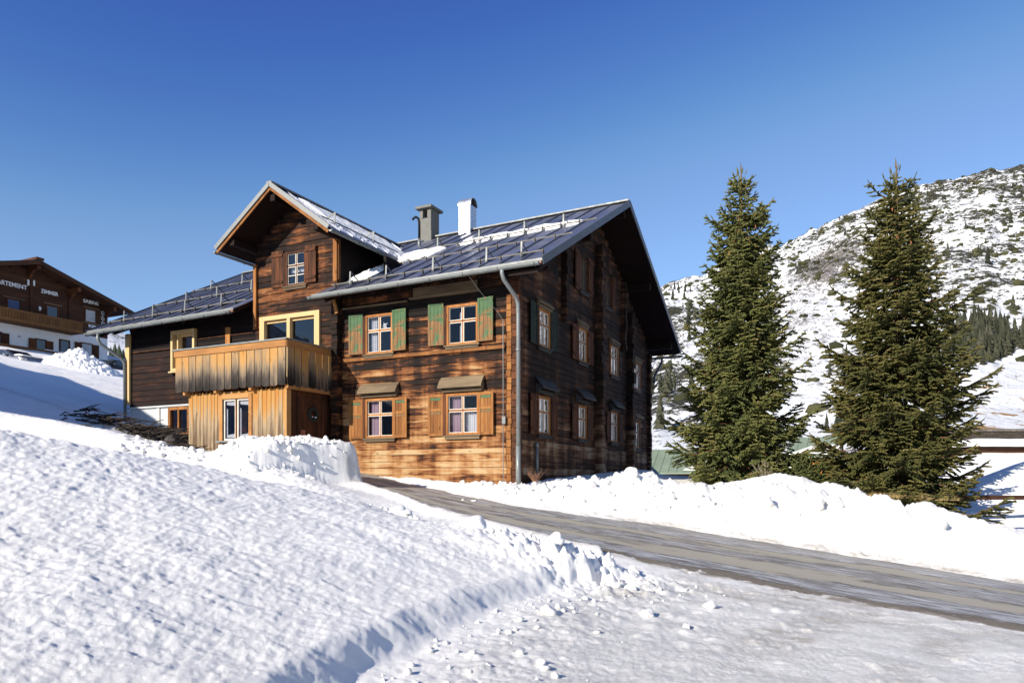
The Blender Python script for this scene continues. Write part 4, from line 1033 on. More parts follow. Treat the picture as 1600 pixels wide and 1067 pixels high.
# paper stars in two windows
def star(loc, r, label, rot):
    b = MB(); pts = []
    for i in range(10):
        a = math.pi / 2 + i * math.pi / 5 + rot; rr = r if i % 2 == 0 else r * .45; pts.append((math.cos(a) * rr, math.sin(a) * rr))
    vs = [(x, 0, z) for x, z in pts] + [(0, -.03, 0), (0, .03, 0)]
    fs = [(i, (i + 1) % 10, 10) for i in range(10)] + [((i + 1) % 10, i, 11) for i in range(10)]
    b.add(vs, fs); o = b.build('paper_star', M['paper'], None)
    w = house.matrix_basis @ Vector(loc); o.location = w; o.rotation_euler = house.rotation_euler
    tag(o, label, 'star', 'white paper stars hung in windows')
house.matrix_basis = Matrix.Translation(house.location) @ Matrix.Rotation(house.rotation_euler.z, 4, 'Z')
star((-4.32, .10, 4.60), .15, 'white paper star hanging in the upper window with green shutters next to the cross gable', .3)
star((-12.33, .12, 4.22), .22, 'white paper star hanging in the pale new window behind the left end of the balcony', .1)

# ------------------------------------------------------------------ spruce trees
def needle_mat(name, c0, c1, c2):
    t = NT(name); r = t.attr('rnd'); g = t.n('ShaderNodeNewGeometry').outputs['Position']
    n = t.noise(g, 60, 3, .7); nb = t.noise(g, 1.1, 3, .6)
    f = t.math('ADD', t.math('MULTIPLY', r, .72), t.math('MULTIPLY', t.math('SUBTRACT', t.math('ADD', n, nb), 1.0), .55))
    f = t.math('ADD', f, .1)
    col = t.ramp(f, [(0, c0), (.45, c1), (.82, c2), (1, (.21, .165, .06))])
    m = t.fin(col, .75, 0, t.bump(n, .8, .02), .25)
    return m
def bark(name, c):
    t = NT(name); n = t.noise(t.scale(t.coords(), (14, 14, 3)), 1, 5, .7)
    return t.fin(t.ramp(n, [(.3, tuple(x * .5 for x in c)), (.7, c)]), .9, 0, t.bump(n, .8, .03), .2)
M['bark'] = bark('spruce_bark', (.20, .12, .07))
M['twig'] = plain('twig_bark', (.16, .08, .04), .9)
M['needle_a'] = needle_mat('spruce_needles', (.017, .024, .009), (.054, .068, .020), (.14, .142, .038))
M['needle_b'] = needle_mat('spruce_needles_dark', (.013, .018, .007), (.040, .046, .012), (.115, .104, .025))

M['cone'] = plain('cone_brown', (.26, .10, .04), .8)
def spindles(P0, P1, rad, rnd):
    """one slim needle-brush per row: 2 + 4 + 4 vertices"""
    P0 = np.asarray(P0); P1 = np.asarray(P1); n = len(P0); D = P1 - P0
    L = np.linalg.norm(D, axis=1, keepdims=True) + 1e-9; D = D / L
    up = np.tile(np.array([0.13, .21, 1.0]), (n, 1)); A = np.cross(D, up); A /= np.linalg.norm(A, axis=1, keepdims=True) + 1e-9; B = np.cross(D, A)
    V = [P0, P1]
    rs = np.random.RandomState(5); ph = rs.rand(n) * 6.28
    for t, k in ((.22, 1.0), (.72, .85)):
        for j in range(4):
            a = (ph + j * np.pi / 2 + t * 1.2)[:, None]; jit = (.7 + .6 * rs.rand(n))[:, None]
            V.append(P0 + D * L * t + (A * np.cos(a) + B * np.sin(a)) * (rad[:, None] * k * jit))
    V = np.stack(V, 1)
    f = []
    for j in range(4):
        k = (j + 1) % 4
        f += [(0, 2 + k, 2 + j), (2 + j, 2 + k, 6 + k), (2 + j, 6 + k, 6 + j), (1, 6 + j, 6 + k)]
    F = (np.array(f)[None] + (np.arange(n) * 10)[:, None, None]).reshape(-1, 3)
    return V.reshape(-1, 3), F, np.repeat(rnd, 10)

def spruce(loc, Ht, Rm, seed, label, mat, skew=0, tops=1, asym=None, dens=1.0):
    rg = np.random.RandomState(seed)
    root = empty('spruce_tree', loc, 0, label, 'tree', 'spruce trees right of the house')
    b = MB(); n = 14
    b.tube([(.03 * math.sin(i * .9 + seed), .03 * math.cos(i * .7), -.6 + (Ht * .985 + .6) * i / n) for i in range(n + 1)], [max(.012, .17 * (1 - i / n) ** .9) for i in range(n + 1)], 8)
    b.build('trunk', M['bark'], root, smooth=True)
    P0 = []; P1 = []; RD = []; RN = []; sticks = MB()
    def put(p, q, r, c): P0.append(p); P1.append(q); RD.append(r); RN.append(c)
    def prof(t): # t = height fraction
        return Rm * (np.interp(t, [0, .04, .12, .25, .45, .60, .72, .80, .87, .92, 1], [.70, .88, 1.0, .97, .80, .64, .50, .39, .27, .15, .03]))
    z = .15
    while z < Ht * .925:
        t = z / Ht; nb = int(rg.randint(7, 11) * (1 if t < .85 else .7) * dens); a0 = rg.rand() * 6.28
        for j in range(nb):
            az = a0 + j * 2 * np.pi / nb + rg.uniform(-.35, .35)
            L = prof(t) * rg.uniform(.62, 1.06) * (1 + .13 * np.sin(az * 2 + seed + z * 1.1) + .10 * np.sin(az * 3 + z * 2.9 + seed))
            if rg.rand() < .10: L *= 1.22
            if rg.rand() < .16 and t > .15: L *= .55
            if asym: L *= 1 + asym(az, t)
            if L < .12: continue
            base = np.array([0, 0, z + rg.uniform(-.12, .12)])
            rise = np.interp(t, [0, .3, .6, .85, 1], [-.12, -.04, .14, .50, 1.0]) + rg.uniform(-.13, .13)
            droop = np.interp(t, [0, .4, .8, 1], [.30, .24, .10, 0])
            dh = np.array([np.cos(az), np.sin(az), 0]); sd_ = np.array([-np.sin(az), np.cos(az), 0])
            def pt(s):
                zz = rise * s * L - droop * L * (np.sin(s * np.pi * .75)) * .8 + .22 * L * max(0, s - .55)**1.3 * 1.7
                return base + dh * (s * L) * (1 - .10 * abs(rise)) + np.array([0, 0, zz]) + sd_ * (.05 * L * np.sin(s * 3 + az))
            bright = rg.uniform(-.14, .14)
            m = max(3, int(L / .13)); pp = pt(0)
            if L > .6: sticks.tube([tuple(pt(0)), tuple(pt(.35)), tuple(pt(.7)), tuple(pt(.95))], [.03, .022, .014, .006], 4, False)
            for i in range(1, m + 1):
                s = i / m; p = pt(s)
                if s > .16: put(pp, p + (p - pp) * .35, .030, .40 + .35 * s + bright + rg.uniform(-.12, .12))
                if s > .14:
                    tw = (1 - s) ** .75 * L * .50 + .10
                    for sg in (-1, 1):
                        if rg.rand() < .06: continue
                        out = (p - pp); out = out / (np.linalg.norm(out) + 1e-9)
                        ang = rg.uniform(.65, 1.05); d = out * np.cos(ang) + sd_ * sg * np.sin(ang); d[2] += rg.uniform(-.30, .12) - .10
                        d /= np.linalg.norm(d); TL = tw * rg.uniform(.7, 1.15)
                        k = max(1, int(TL / .115)); q0 = p
                        for u in range(k):
                            dd = d + np.array([0, 0, -.10 * u / k]) + rg.uniform(-.10, .10, 3); dd /= np.linalg.norm(dd)
                            q1 = q0 + dd * (TL / k)
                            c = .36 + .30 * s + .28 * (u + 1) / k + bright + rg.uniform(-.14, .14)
                            put(q0, q1 + dd * .03, .030, c)
                            if u < k:
                                for s2 in (-1, 1):
                                    if rg.rand() < .72:
                                        e = dd * .65 + np.cross(dd, [0, 0, 1]) * s2 * .75 + np.array([0, 0, rg.uniform(-.45, .2)]); e /= np.linalg.norm(e)
                                        put(q1 - dd * .03, q1 + e * rg.uniform(.09, .17) * (1 - .3 * u / k), .025, c + rg.uniform(-.1, .16))
                            q0 = q1
                pp = p
            # new shoots on the tip of the branch
            tip = pt(1.0); dv = tip - pt(.9); dv /= np.linalg.norm(dv) + 1e-9
            dv[2] += np.interp(t, [0, .5, 1], [.05, .35, .9]); dv /= np.linalg.norm(dv)
            put(tip, tip + dv * rg.uniform(.12, .26), .018, rg.uniform(.8, 1.0))
        z += rg.uniform(.17, .25) * np.interp(t, [0, .7, 1], [1.0, 1.0, 1.25])
    # leader shoots
    for tp in range(tops):
        o = np.array([0, 0, 0]) if tp == 0 else np.array([.20 * np.cos(seed), .1, -.42 * tp])
        top = np.array([.03 * math.sin(14 * .9 + seed), 0, Ht * .945]) + o
        for j in range(7):
            a = j * 2.4; lean = .0 if j == 0 else rg.uniform(.25, .5); L = .62 if j == 0 else rg.uniform(.30, .52)
            m1 = top + np.array([np.cos(a) * lean * .32, np.sin(a) * lean * .32, L * .35]); m2 = m1 + np.array([np.cos(a) * lean * .10, np.sin(a) * lean * .10, L * .6])
            put(top - np.array([0, 0, .1]), m1, .014, 1.0); put(m1, m2, .017, rg.uniform(.85, 1.0))
        put(top - np.array([0, 0, .8]), top + np.array([0, 0, .15]), .03, .98)
    V, F, C_ = spindles(np.array(P0), np.array(P1), np.array(RD), np.array(RN))
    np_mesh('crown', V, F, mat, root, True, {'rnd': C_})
    sticks.build('branches', M['twig'], root)
    # reddish cones near the top
    for i in range(9):
        b = MB(); a = rg.uniform(3.6, 5.8); t = rg.uniform(.70, .86); r = prof(t) * rg.uniform(.45, .8); x, y, zz = r * math.cos(a), r * math.sin(a), Ht * t
        b.tube([(x, y, zz), (x + .01, y, zz - .05), (x + .015, y, zz - .12)], [.012, .024, .012], 6); b.build('cone', M['cone'], root, smooth=True)
    return len(P0)
n1 = spruce((7.45, 24.1, -.55), 10.95, 2.12, 11, 'left one of two big spruces, paler green, right beside the timber house', M['needle_a'], tops=2,
            asym=lambda az, t: (.10 if t < .3 and -1.2 < ((az + 3.14) % 6.28 - 3.14) < .6 else 0))
n2 = spruce((11.5, 22.2, -1.0), 10.70, 2.42, 23, 'right one of two big spruces, darker and wider at the foot, nearer the snow bank', M['needle_b'], tops=2)
print('spindles', n1, n2)
# young spruce / bush at the foot of the left tree
def bush(loc, r, h, seed, label):
    rg = np.random.RandomState(seed); P0 = []; P1 = []; RD = []; RN = []
    for i in range(150):
        a = rg.rand() * 6.28; e = rg.uniform(.15, 1.4); L = r * rg.uniform(.6, 1.05); d = np.array([np.cos(a) * np.cos(e), np.sin(a) * np.cos(e), np.sin(e) * h / r])
        p = np.zeros(3); m = int(L / .11)
        for k in range(m):
            q = p + d * L / m + rg.uniform(-.012, .012, 3)
            if k > 1:
                P0.append(p); P1.append(q + d * .03); RD.append(.026); RN.append(.5 + .3 * k / m)
                for s in (-1, 1):
                    e2 = d * .6 + np.array([-np.sin(a), np.cos(a), 0]) * s * .7 + rg.uniform(-.25, .25, 3); e2 /= np.linalg.norm(e2)
                    P0.append(q); P1.append(q + e2 * rg.uniform(.10, .24)); RD.append(.023); RN.append(.5 + .35 * k / m + rg.uniform(-.1, .1))
            p = q
    V, F, C_ = spindles(np.array(P0), np.array(P1), np.array(RD), np.array(RN))
    o = np_mesh('young_spruce', V, F, M['needle_a'], None, True, {'rnd': C_}); o.location = loc
    tag(o, label, 'bush')
bush((9.05, 23.0, -.35), 1.15, 1.1, 4, 'low bushy young spruce at the right foot of the paler spruce')
# bare twigs
def twigs(name, loc, h, n, mat, label, cat, seed, spread=.6):
    rg = random.Random(seed); b = MB()
    for i in range(n):
        a = rg.uniform(0, 6.28); l = h * rg.uniform(.5, 1); sp = rg.uniform(.1, spread)
        p1 = Vector((math.cos(a) * sp * l * .4, math.sin(a) * sp * l * .4, l * .5)); p2 = Vector((math.cos(a) * sp * l, math.sin(a) * sp * l, l))
        b.tube([(0, 0, -.1), p1, p2], [.008, .006, .003], 4, False)
        for k in range(3):
            q = p1.lerp(p2, rg.random()); aa = rg.uniform(0, 6.28); b.tube([q, q + Vector((math.cos(aa) * .13, math.sin(aa) * .13, .10)) * rg.uniform(.6, 1.3)], [.004, .002], 3, False)
    o = b.build(name, mat, None); o.location = loc
    return tag(o, label, cat)
M['straw'] = plain('dry_straw', (.38, .27, .11), .95, 0, .3, 20)
M['drytwig'] = plain('dry_twig', (.24, .12, .07), .9)
M['paletwig'] = plain('pale_twig', (.30, .25, .17), .9)
twigs('dry_bush', (.62, 19.75, -.1), .42, 22, M['drytwig'], 'small reddish dry bush at the foot of the house corner beside the downpipe', 'bush', 3, .9)
twigs('bare_bush', (7.6, 22.3, -.15), .75, 30, M['paletwig'], 'pale leafless twigs poking out below the paler spruce', 'bush', 5, .8)
def tuft(loc, r, n, label, seed):
    rg = random.Random(seed); b = MB()
    for i in range(n):
        a = rg.uniform(0, 6.28); rr = r * math.sqrt(rg.random()); x = rr * math.cos(a) * 1.6; y = rr * math.sin(a); l = rg.uniform(.08, .22); d = rg.uniform(0, 6.28)
        b.add([(x - .006, y, -.03), (x + .006, y, -.03), (x + math.cos(d) * l * .8, y + math.sin(d) * l * .8, l * rg.uniform(.25, .9))], [(0, 1, 2)])
    o = b.build('dry_grass', M['straw'], None); o.location = loc; tag(o, label, 'grass', None, 'stuff')
tuft((10.5, 20.6, -.42), .55, 900, 'tan dry grass showing through snow below the darker spruce', 1)
tuft((11.75, 20.9, -.50), .50, 1100, 'tan dry grass tuft over the end of the low timber edging', 2)
# low timber edging right
b = MB(); b.beam((11.9, 21.3, -.46), (17.5, 21.4, -.46), .14, .13)
tag(b.build('timber_edging', M['wood_chalet'], None, bevel=.01), 'low brown timber edging half buried in snow at the right edge', 'edging')

# ------------------------------------------------------------------ snow clods (loose lumps)
def zat(x, y): return float(terrain(np.array([x]), np.array([y]))[0][0])
rc = random.Random(12)
big = [(.62, 10.35, .13, 'rounded snow lump topping the right tip of the front bank'), (-.55, 11.2, .15, 'largest snow lump of the trio on the front bank crest'), (-.75, 11.35, .12, 'left snow lump of the trio on the front bank crest'),
       (-.35, 11.05, .11, 'right snow lump of the trio on the front bank crest'), (-1.9, 12.3, .15, 'snow lump on the front bank crest below the house left window pair'), (-2.15, 12.5, .12, 'smaller snow lump just left of the lump below the left window pair'),
       (2.45, 9.2, .07, 'small round snowball lying alone on the icy forecourt nearest the road'), (1.55, 8.5, .08, 'flat white snow chunk alone in the middle of the icy forecourt'), (.25, 6.35, .05, 'little snow chunk near the bottom edge of the photo'),
       (.4, 8.0, .09, 'angular snow block at the foot of the cut snow face'), (5.9, 17.5, .26, 'large snow block standing on the far bank in front of the darker spruce'), (7.0, 17.3, .24, 'second large snow block right of the one before the darker spruce'),
       (7.55, 17.4, .22, 'low wide snow block right of the two standing before the darker spruce'), (9.25, 16.25, .27, 'flat boulder-like snow block jutting from the far bank at the right'), (3.1, 19.3, .18, 'pointed snow lump below the far corner of the dark gable wall'),
       (2.0, 18.9, .15, 'snow lump below the middle of the dark gable wall'), (.8, 18.9, .14, 'snow lump beside the foot of the downpipe'), (-1.2, 18.2, .06, 'left of two tiny snow crumbs lying on the road'), (-.95, 18.25, .07, 'right of two tiny snow crumbs lying on the road'),
       (1.9, 8.1, .05, 'tiny snow crumb behind the flat chunk on the forecourt'), (3.6, 19.5, .15, 'rounded snow lump beyond the pointed one at the end of the gable wall')]
for i, (x, y, r, lab) in enumerate(big):
    b = MB(); b.blob((0, 0, 0), r, 3, .16, flat=.75)
    o = b.build('snow_lump', M['snow_plain'], None, smooth=True); o.location = (x, y, zat(x, y) + r * .25); o.rotation_euler = (rc.uniform(-.4, .4), rc.uniform(-.4, .4), rc.uniform(0, 6))
    tag(o, lab, 'snow lump', 'snow lumps along the road')
b = MB()
def strew(n, fx, r0, r1):
    for i in range(n):
        x, y = fx(); r = rc.uniform(r0, r1) ; b.blob((x, y, zat_(x, y) + r * .2), r, 1, .3, flat=.8)
pts = []
def fa():
    x = rc.uniform(-5.2, 1.9); y = np.interp(x, [-30, -9, -6, -4.5, -2.5, -.5, .8, 2.0], [19, 15.2, 14.3, 14.0, 13.7, 12.4, 11.6, 10.9]) - rc.gauss(.75, .38); return x, y
def fb():
    y = rc.uniform(5.6, 10.6); x = np.interp(y, [4, 5.62, 6.83, 8.0, 9.8, 10.7], [-1.6, -1.12, -.66, -.2, .85, 2.1]) + abs(rc.gauss(.1, .7)); return x, y
def fc():
    x = rc.uniform(-1.5, 5.5); return x, np.interp(x, FARX, FARY) + rc.gauss(1.1, .4)
def fd(): return rc.uniform(-9.5, -4.5), rc.gauss(17.7, .6)
def fe(): a_ = rc.uniform(-1.0, 2.3); b_ = abs(rc.gauss(.25, .5)) + .12; return -5.3 + .707 * a_ - .707 * b_, 16.9 + .707 * a_ + .707 * b_
allp = []
for f_, n_, r0, r1 in ((fa, 300, .02, .085), (fb, 110, .012, .045), (fc, 170, .03, .09), (fd, 200, .03, .09), (fe, 60, .02, .06)):
    for i in range(n_):
        x, y = f_(); allp.append((x, y, r0 + (r1 - r0) * rc.random()**2.2))
ap = np.array(allp); zz = terrain(ap[:, 0], ap[:, 1])[0]
for (x, y, r), z in zip(allp, zz): b.blob((x, y, z + r * .2), r, 2 if r > .05 else 1, .28, flat=.8)
tag(b.build('snow_crumbs', M['snow_plain'], None, smooth=True), 'crumbled snow lumps strewn along the shovelled banks', 'snow', None, 'stuff')

# brushwood and rock at the left wall
def pile(name, cx_, cy_, lx, ly, n, label, seed, mat, rad=.03, ang0=0):
    rg = random.Random(seed); b = MB()
    for i in range(n):
        x = cx_ + max(-1.9 * lx, min(1.9 * lx, rg.gauss(0, lx))); y = cy_ + max(-1.9 * ly, min(1.9 * ly, rg.gauss(0, ly))); z = float(terrain(np.array([x]), np.array([y]), False)[0][0]) + rg.uniform(-.02, .20)
        a = ang0 + rg.gauss(0, .45); L = rg.uniform(.3, 1.1); d = Vector((math.cos(a), math.sin(a), rg.gauss(0, .12))) * L
        p = Vector((x, y, z)); m_ = p + d * .5 + Vector((0, 0, rg.uniform(-.06, .1))); b.tube([p, m_, p + d], [rad * rg.uniform(.5, 1), rad * .7, rad * .3], 5)
    o = b.build(name, mat, None); return tag(o, label, 'brushwood')
M['brush'] = plain('dark_brush', (.030, .022, .017), .9, 0, .4, 8)
pile('brushwood', -11.7, 23.9, 1.3, .33, 300, 'long heap of dark branches lying in snow before the left wall', 1, M['brush'], .03, -.35)
pile('brushwood', -9.9, 22.4, .55, .28, 110, 'small heap of dark branches at the left foot of the porch', 2, M['brush'], .03, .2)
M['rock'] = plain('dark_rock', (.06, .052, .045), .9, 0, .4, 3)
for i, (x, y, r, l) in enumerate(((-13.0, 22.3, .38, 'flat-topped dark boulder left of the brushwood heap'), (-10.55, 23.2, .42, 'dark rounded boulder between the two brushwood heaps'))):
    b = MB(); b.blob((0, 0, 0), r, 3, .2, flat=.6); o = b.build('boulder', M['rock'], None, smooth=False); o.location = (x, y, zat(x, y) + r * .2); tag(o, l, 'rock')

# ------------------------------------------------------------------ snow heap in front of the chalet
def heap():
    n = 190; XX, YY = np.meshgrid(np.linspace(-3.4, 3.4, n), np.linspace(-2.6, 2.6, n), indexing='ij')
    r = np.hypot(XX / 2.45, YY / 1.8); z = 1.15 * np.clip(1 - r, -.3, 1)**1.0 + .10 * np.exp(-((XX + .3)**2 + YY**2) / .15)
    z = z + sst(1.1, .7, r) * ((.55 - worley(XX * 2.4, YY * 2.4)) * .22 + (.5 - worley(XX * 5.2, YY * 5.2)) * .18 + fbm(XX * 6, YY * 6, 2) * .03) - sst(.95, 1.15, r) * .8
    z = z + terrain(XX - 25.0, YY + 43.0, False)[0] - zat(-25.0, 43.0)
    i = np.arange((n - 1)**2); a = (i // (n - 1)) * n + i % (n - 1); F = np.stack([a, a + n, a + n + 1, a + 1], -1)
    o = np_mesh('snow_heap', np.stack([XX, YY, z], -1).reshape(-1, 3), F, M['snow_plain'], None, True)
    o.location = (-25.0, 43.0, zat(-25.0, 43.0) - .05); tag(o, 'cone-shaped heap of lumpy cleared snow in front of the white chalet', 'snow heap')
heap()

# ------------------------------------------------------------------ chalet
CR = math.atan2(.8975, .441)
cl = empty('chalet_guesthouse', (-29.97, 55, 0), CR, 'white rendered chalet guesthouse with brown wooden upper floor and balconies, far left', 'house')
def zc(z): return z
b = MB(); b.box(-11.4, 0, 0, 12, 4, 10.55); b.build('ground_floor_wall', M['render_white'], cl)
b = MB()
z = 10.55
while z < 14.2:
    h = .22; mz = z + h / 2
    half = 5.7 if mz < 12.75 else (14.5 - mz) / .2905
    if half > .2: b.box(-5.7 - half, -5.7 + half, -.02 - random.uniform(0, .012), .2, z, z + h - .008)
    z += h
b.box(-11.4, 0, .2, 12, 10.5, 12.6)
b.build('upper_wall', M['wood_chalet'], cl)
b = MB(); cs = .2905
for sg in (1, -1):
    e = -5.7 + sg * 6.9
    b.prism([(e, -1.25, 14.72 - 6.9 * cs), (-5.7, -1.25, 14.72), (-5.7, -1.25, 14.60), (e, -1.25, 14.60 - 6.9 * cs)], (0, 14, 0))
cr = b.build('roof', M['iron'], cl)
b = MB()
for sg in (1, -1):
    e = -5.7 + sg * 6.85
    b.prism([(e, -1.2, 14.60 - 6.85 * cs), (-5.7, -1.2, 14.60), (-5.7, -1.2, 14.50), (e, -1.2, 14.50 - 6.85 * cs)], (0, 13.9, 0))
    b.prism([(e, -1.27, 14.64 - 6.85 * cs), (-5.7, -1.27, 14.64), (-5.7, -1.27, 14.42), (e, -1.27, 14.42 - 6.85 * cs)], (0, .05, 0))
b.build('soffit', M['wood_chalet'], cr)
b = MB(); b.beam((-5.7, -1.3, 14.78), (-5.7, 12, 14.78), .5, .16); b.build('ridge_cap', M['wood_brown'], cr)
b = MB(); b.tube([(-4.3, 3, 14.0), (-4.3, 3, 15.0)], .16, 12); q = b.build('chimney', M['steel'], cr, smooth=True); b = MB(); b.tube([(-4.3, 3, 15.08), (-4.3, 3, 15.2)], .24, 12); b.build('chimney_cap', M['iron'], q)
for px, zz in ((-5.7, 14.45), (-2.9, 13.6), (-8.5, 13.6), (-.2, 12.8)): b = MB(); b.box(px - .12, px + .12, -1.15, .1, zz - .35, zz - .05); b.prism([(px - .08, 0, zz - .9), (px - .08, 0, zz - .352), (px - .08, -.7, zz - .352)], (.16, 0, 0)); b.build('purlin', M['wood_brown'], cl)
for x_a, x_b, z_b in ((-3.0, -2.75, 13.5), (-5.64, -5.48, 14.0)): b = MB(); b.box(x_a, x_b, -.12, -.03, 10.5, z_b); b.build('corner_board', M['wood_chalet'], cl)
def cwin(x0, x1, z0, z1, pane='glass', shut=False, curt=None, name='window'):
    b = MB(); c = .08
    for a in ((x0 - c, x0, z0 - c, z1 + c), (x1, x1 + c, z0 - c, z1 + c), (x0, x1, z1, z1 + c), (x0, x1, z0 - c, z0)): b.box(a[0], a[1], -.07, .02, a[2], a[3])
    w = b.build(name, M['wood_brown'], cl); b = MB(); b.box(x0, x1, -.036, -.03, z0, z1); b.build('pane', M[pane], w)
    if shut:
        for sx in (x0 - c - .45, x1 + c): b = MB(); b.box(sx, sx + .44, -.10, -.06, z0 - .05, z1 + .02); b.build('shutter', M['wood_brown'], w)
    if curt: b = MB(); b.box(x0 + curt[0], x0 + curt[1], -.029, -.022, z0 + .02, z1 - .02); b.build('curtain', M['cloth'], w)
    return w
M['dwin'] = plain('dark_reflecting_glass', (.02, .025, .035), .08, 0, .05, 2, .8)
M['bluewin'] = plain('blue_blind', (.035, .07, .16), .5)
M['palewin'] = plain('painted_snow_reflection', (.33, .35, .36), .15, 0, .3, 2)  # reflection of snow painted in as a pale base colour
cwin(-7.04, -6.31, 11.1, 11.95, 'bluewin'); cwin(-4.48, -3.77, 11.15, 12.05, 'dwin', False, (.1, .25)); cwin(-1.72, -.98, 11.55, 12.38, 'palewin')
cwin(-5.2, -4.6, 8.85, 9.62, 'dwin', True); cwin(-3.55, -2.95, 8.6, 9.85, 'dwin', False, (.1, .5)); cwin(-2.0, -1.25, 8.9, 9.9, 'palewin', True); cwin(-8.3, -7.5, 8.7, 9.65, 'dwin', True)
b = MB()
for x0, x1, z in ((-7.4, -6.0, 12.08), (-4.75, -3.5, 12.22), (-2.0, -.7, 12.55)): b.box(x0, x1, -.14, -.03, z - .04, z + .03)
b.box(-1.95, -.8, -.12, -.03, 11.40, 11.46); b.build('window_ledge', M['wood_grey'], cl)
def cbalc(x0, x1, zb, zt, dep, name='balcony'):
    b = MB(); b.box(x0, x1, -dep, 0, zb - .02, zb + .14); o = b.build(name, M['wood_chbalc'], cl)
    b = MB(); x = x0
    while x < x1 - .05: b.box(x, min(x + .17, x1), -dep - .03, -dep, zb + .18, zt - .12); x += .19
    b.build('balustrade_boards', M['wood_chbalc'], o)
    b = MB(); b.box(x0 - .03, x1 + .05, -dep - .06, -dep - .031, zt - .16, zt); b.box(x0 - .03, x1 + .05, -dep - .06, -dep - .031, zb, zb + .2); b.box(x1, x1 + .05, -dep - .03, 0, zb, zt); b.build('rail', M['wood_rail2'], o)
    return o
M['wood_rail2'] = M['wood_chbalc']
cbalc(-11.6, -2.72, 10.35, 11.15, 1.1); cbalc(-11.6, -3.0, 7.9, 8.78, 1.2, 'lower_balcony')
b = MB(); b.add([(-5.4, -1.25, 8.79), (-4.0, -1.25, 8.79), (-4.0, -1.1, 8.79), (-5.4, -1.1, 8.79), (-5.3, -1.2, 8.85), (-4.1, -1.2, 8.85), (-4.1, -1.12, 8.85), (-5.3, -1.12, 8.85)], [(0,1,2,3),(4,5,6,7),(0,1,5,4),(1,2,6,5),(2,3,7,6),(3,0,4,7)])
q = b.build('balcony_snow', M['snow_plain'], None); q.location = cl.location; q.rotation_euler = cl.rotation_euler; tag(q, 'thin strip of snow lying on the lower balcony rail of the chalet', 'snow')
b = MB(); b.tube([(1.25, -1.3, 12.62), (1.25, 12, 12.62)], .07, 8); b.build('gutter', M['iron'], cl)
def text(s, x, z, size, length):
    cu = bpy.data.curves.new('lettering', 'FONT'); cu.body = s; cu.size = size; cu.extrude = .012; cu.offset = .008
    to = bpy.data.objects.new('tmp', cu); COL.objects.link(to); bpy.context.view_layer.update()
    dg = bpy.context.evaluated_depsgraph_get(); me = bpy.data.meshes.new_from_object(to.evaluated_get(dg)); bpy.data.objects.remove(to)
    w = max(v.co.x for v in me.vertices) - min(v.co.x for v in me.vertices)
    o = link('lettering', me, M['letter'], cl); o.rotation_euler = (math.pi / 2, 0, 0); o.location = (x, -.07, z); o.scale = (length / w, 1, 1)
text('APPARTEMENT', -8.35, 12.82, .40, 2.52); text('ZIMMER', -4.92, 12.86, .36, 1.20); text('SABINE', -1.92, 12.86, .34, 1.16)
for x_a, x_b, z_a in ((-5.82, -5.70, 13.15), (-5.44, -5.33, 13.2)): b = MB(); b.box(x_a, x_b, -.10, -.04, z_a, z_a + .37); b.build('white_bar', M['letter'], cl)
for zz in (12.36, 11.98, 11.60):
    b = MB()
    for k in range(6):
        a = k * math.pi / 3 + .5; px, pz = -.40 + math.cos(a) * .10, zz + math.sin(a) * .12
        b.prism([(px + math.cos(a + o_) * r_ * .8, -.06, pz + math.sin(a + o_) * r_) for o_, r_ in ((0, .08), (1.57, .035), (3.14, .07), (4.71, .035))], (0, .03, 0))
    for k in range(8): pass
    b.build('flower_emblem', M['letter'], cl)
b = MB(); b.box(-1.5, -.95, -.06, -.03, 11.16, 11.34); q = b.build('name_plate', M['letter'], cl)
b = MB(); b.box(-1.36, -1.24, -.066, -.0605, 11.20, 11.30); b.box(-1.14, -1.08, -.066, -.0605, 11.2, 11.3); b.build('plate_mark', M['bluewin'], q)
b = MB(); b.tube([(-5.0, -.05, 11.6), (-5.0, -.1, 11.75), (-5.0, -.05, 11.9)], [.05, .1, .04], 8); b.build('wall_lamp', M['paper'], cl, smooth=True)
b = MB(); b.tube([(-6.3, -.04, 9.6), (-6.3, -.1, 9.66)], [.09, .05], 10); b.build('wall_lamp', M['plaster_grey'], cl, smooth=True)

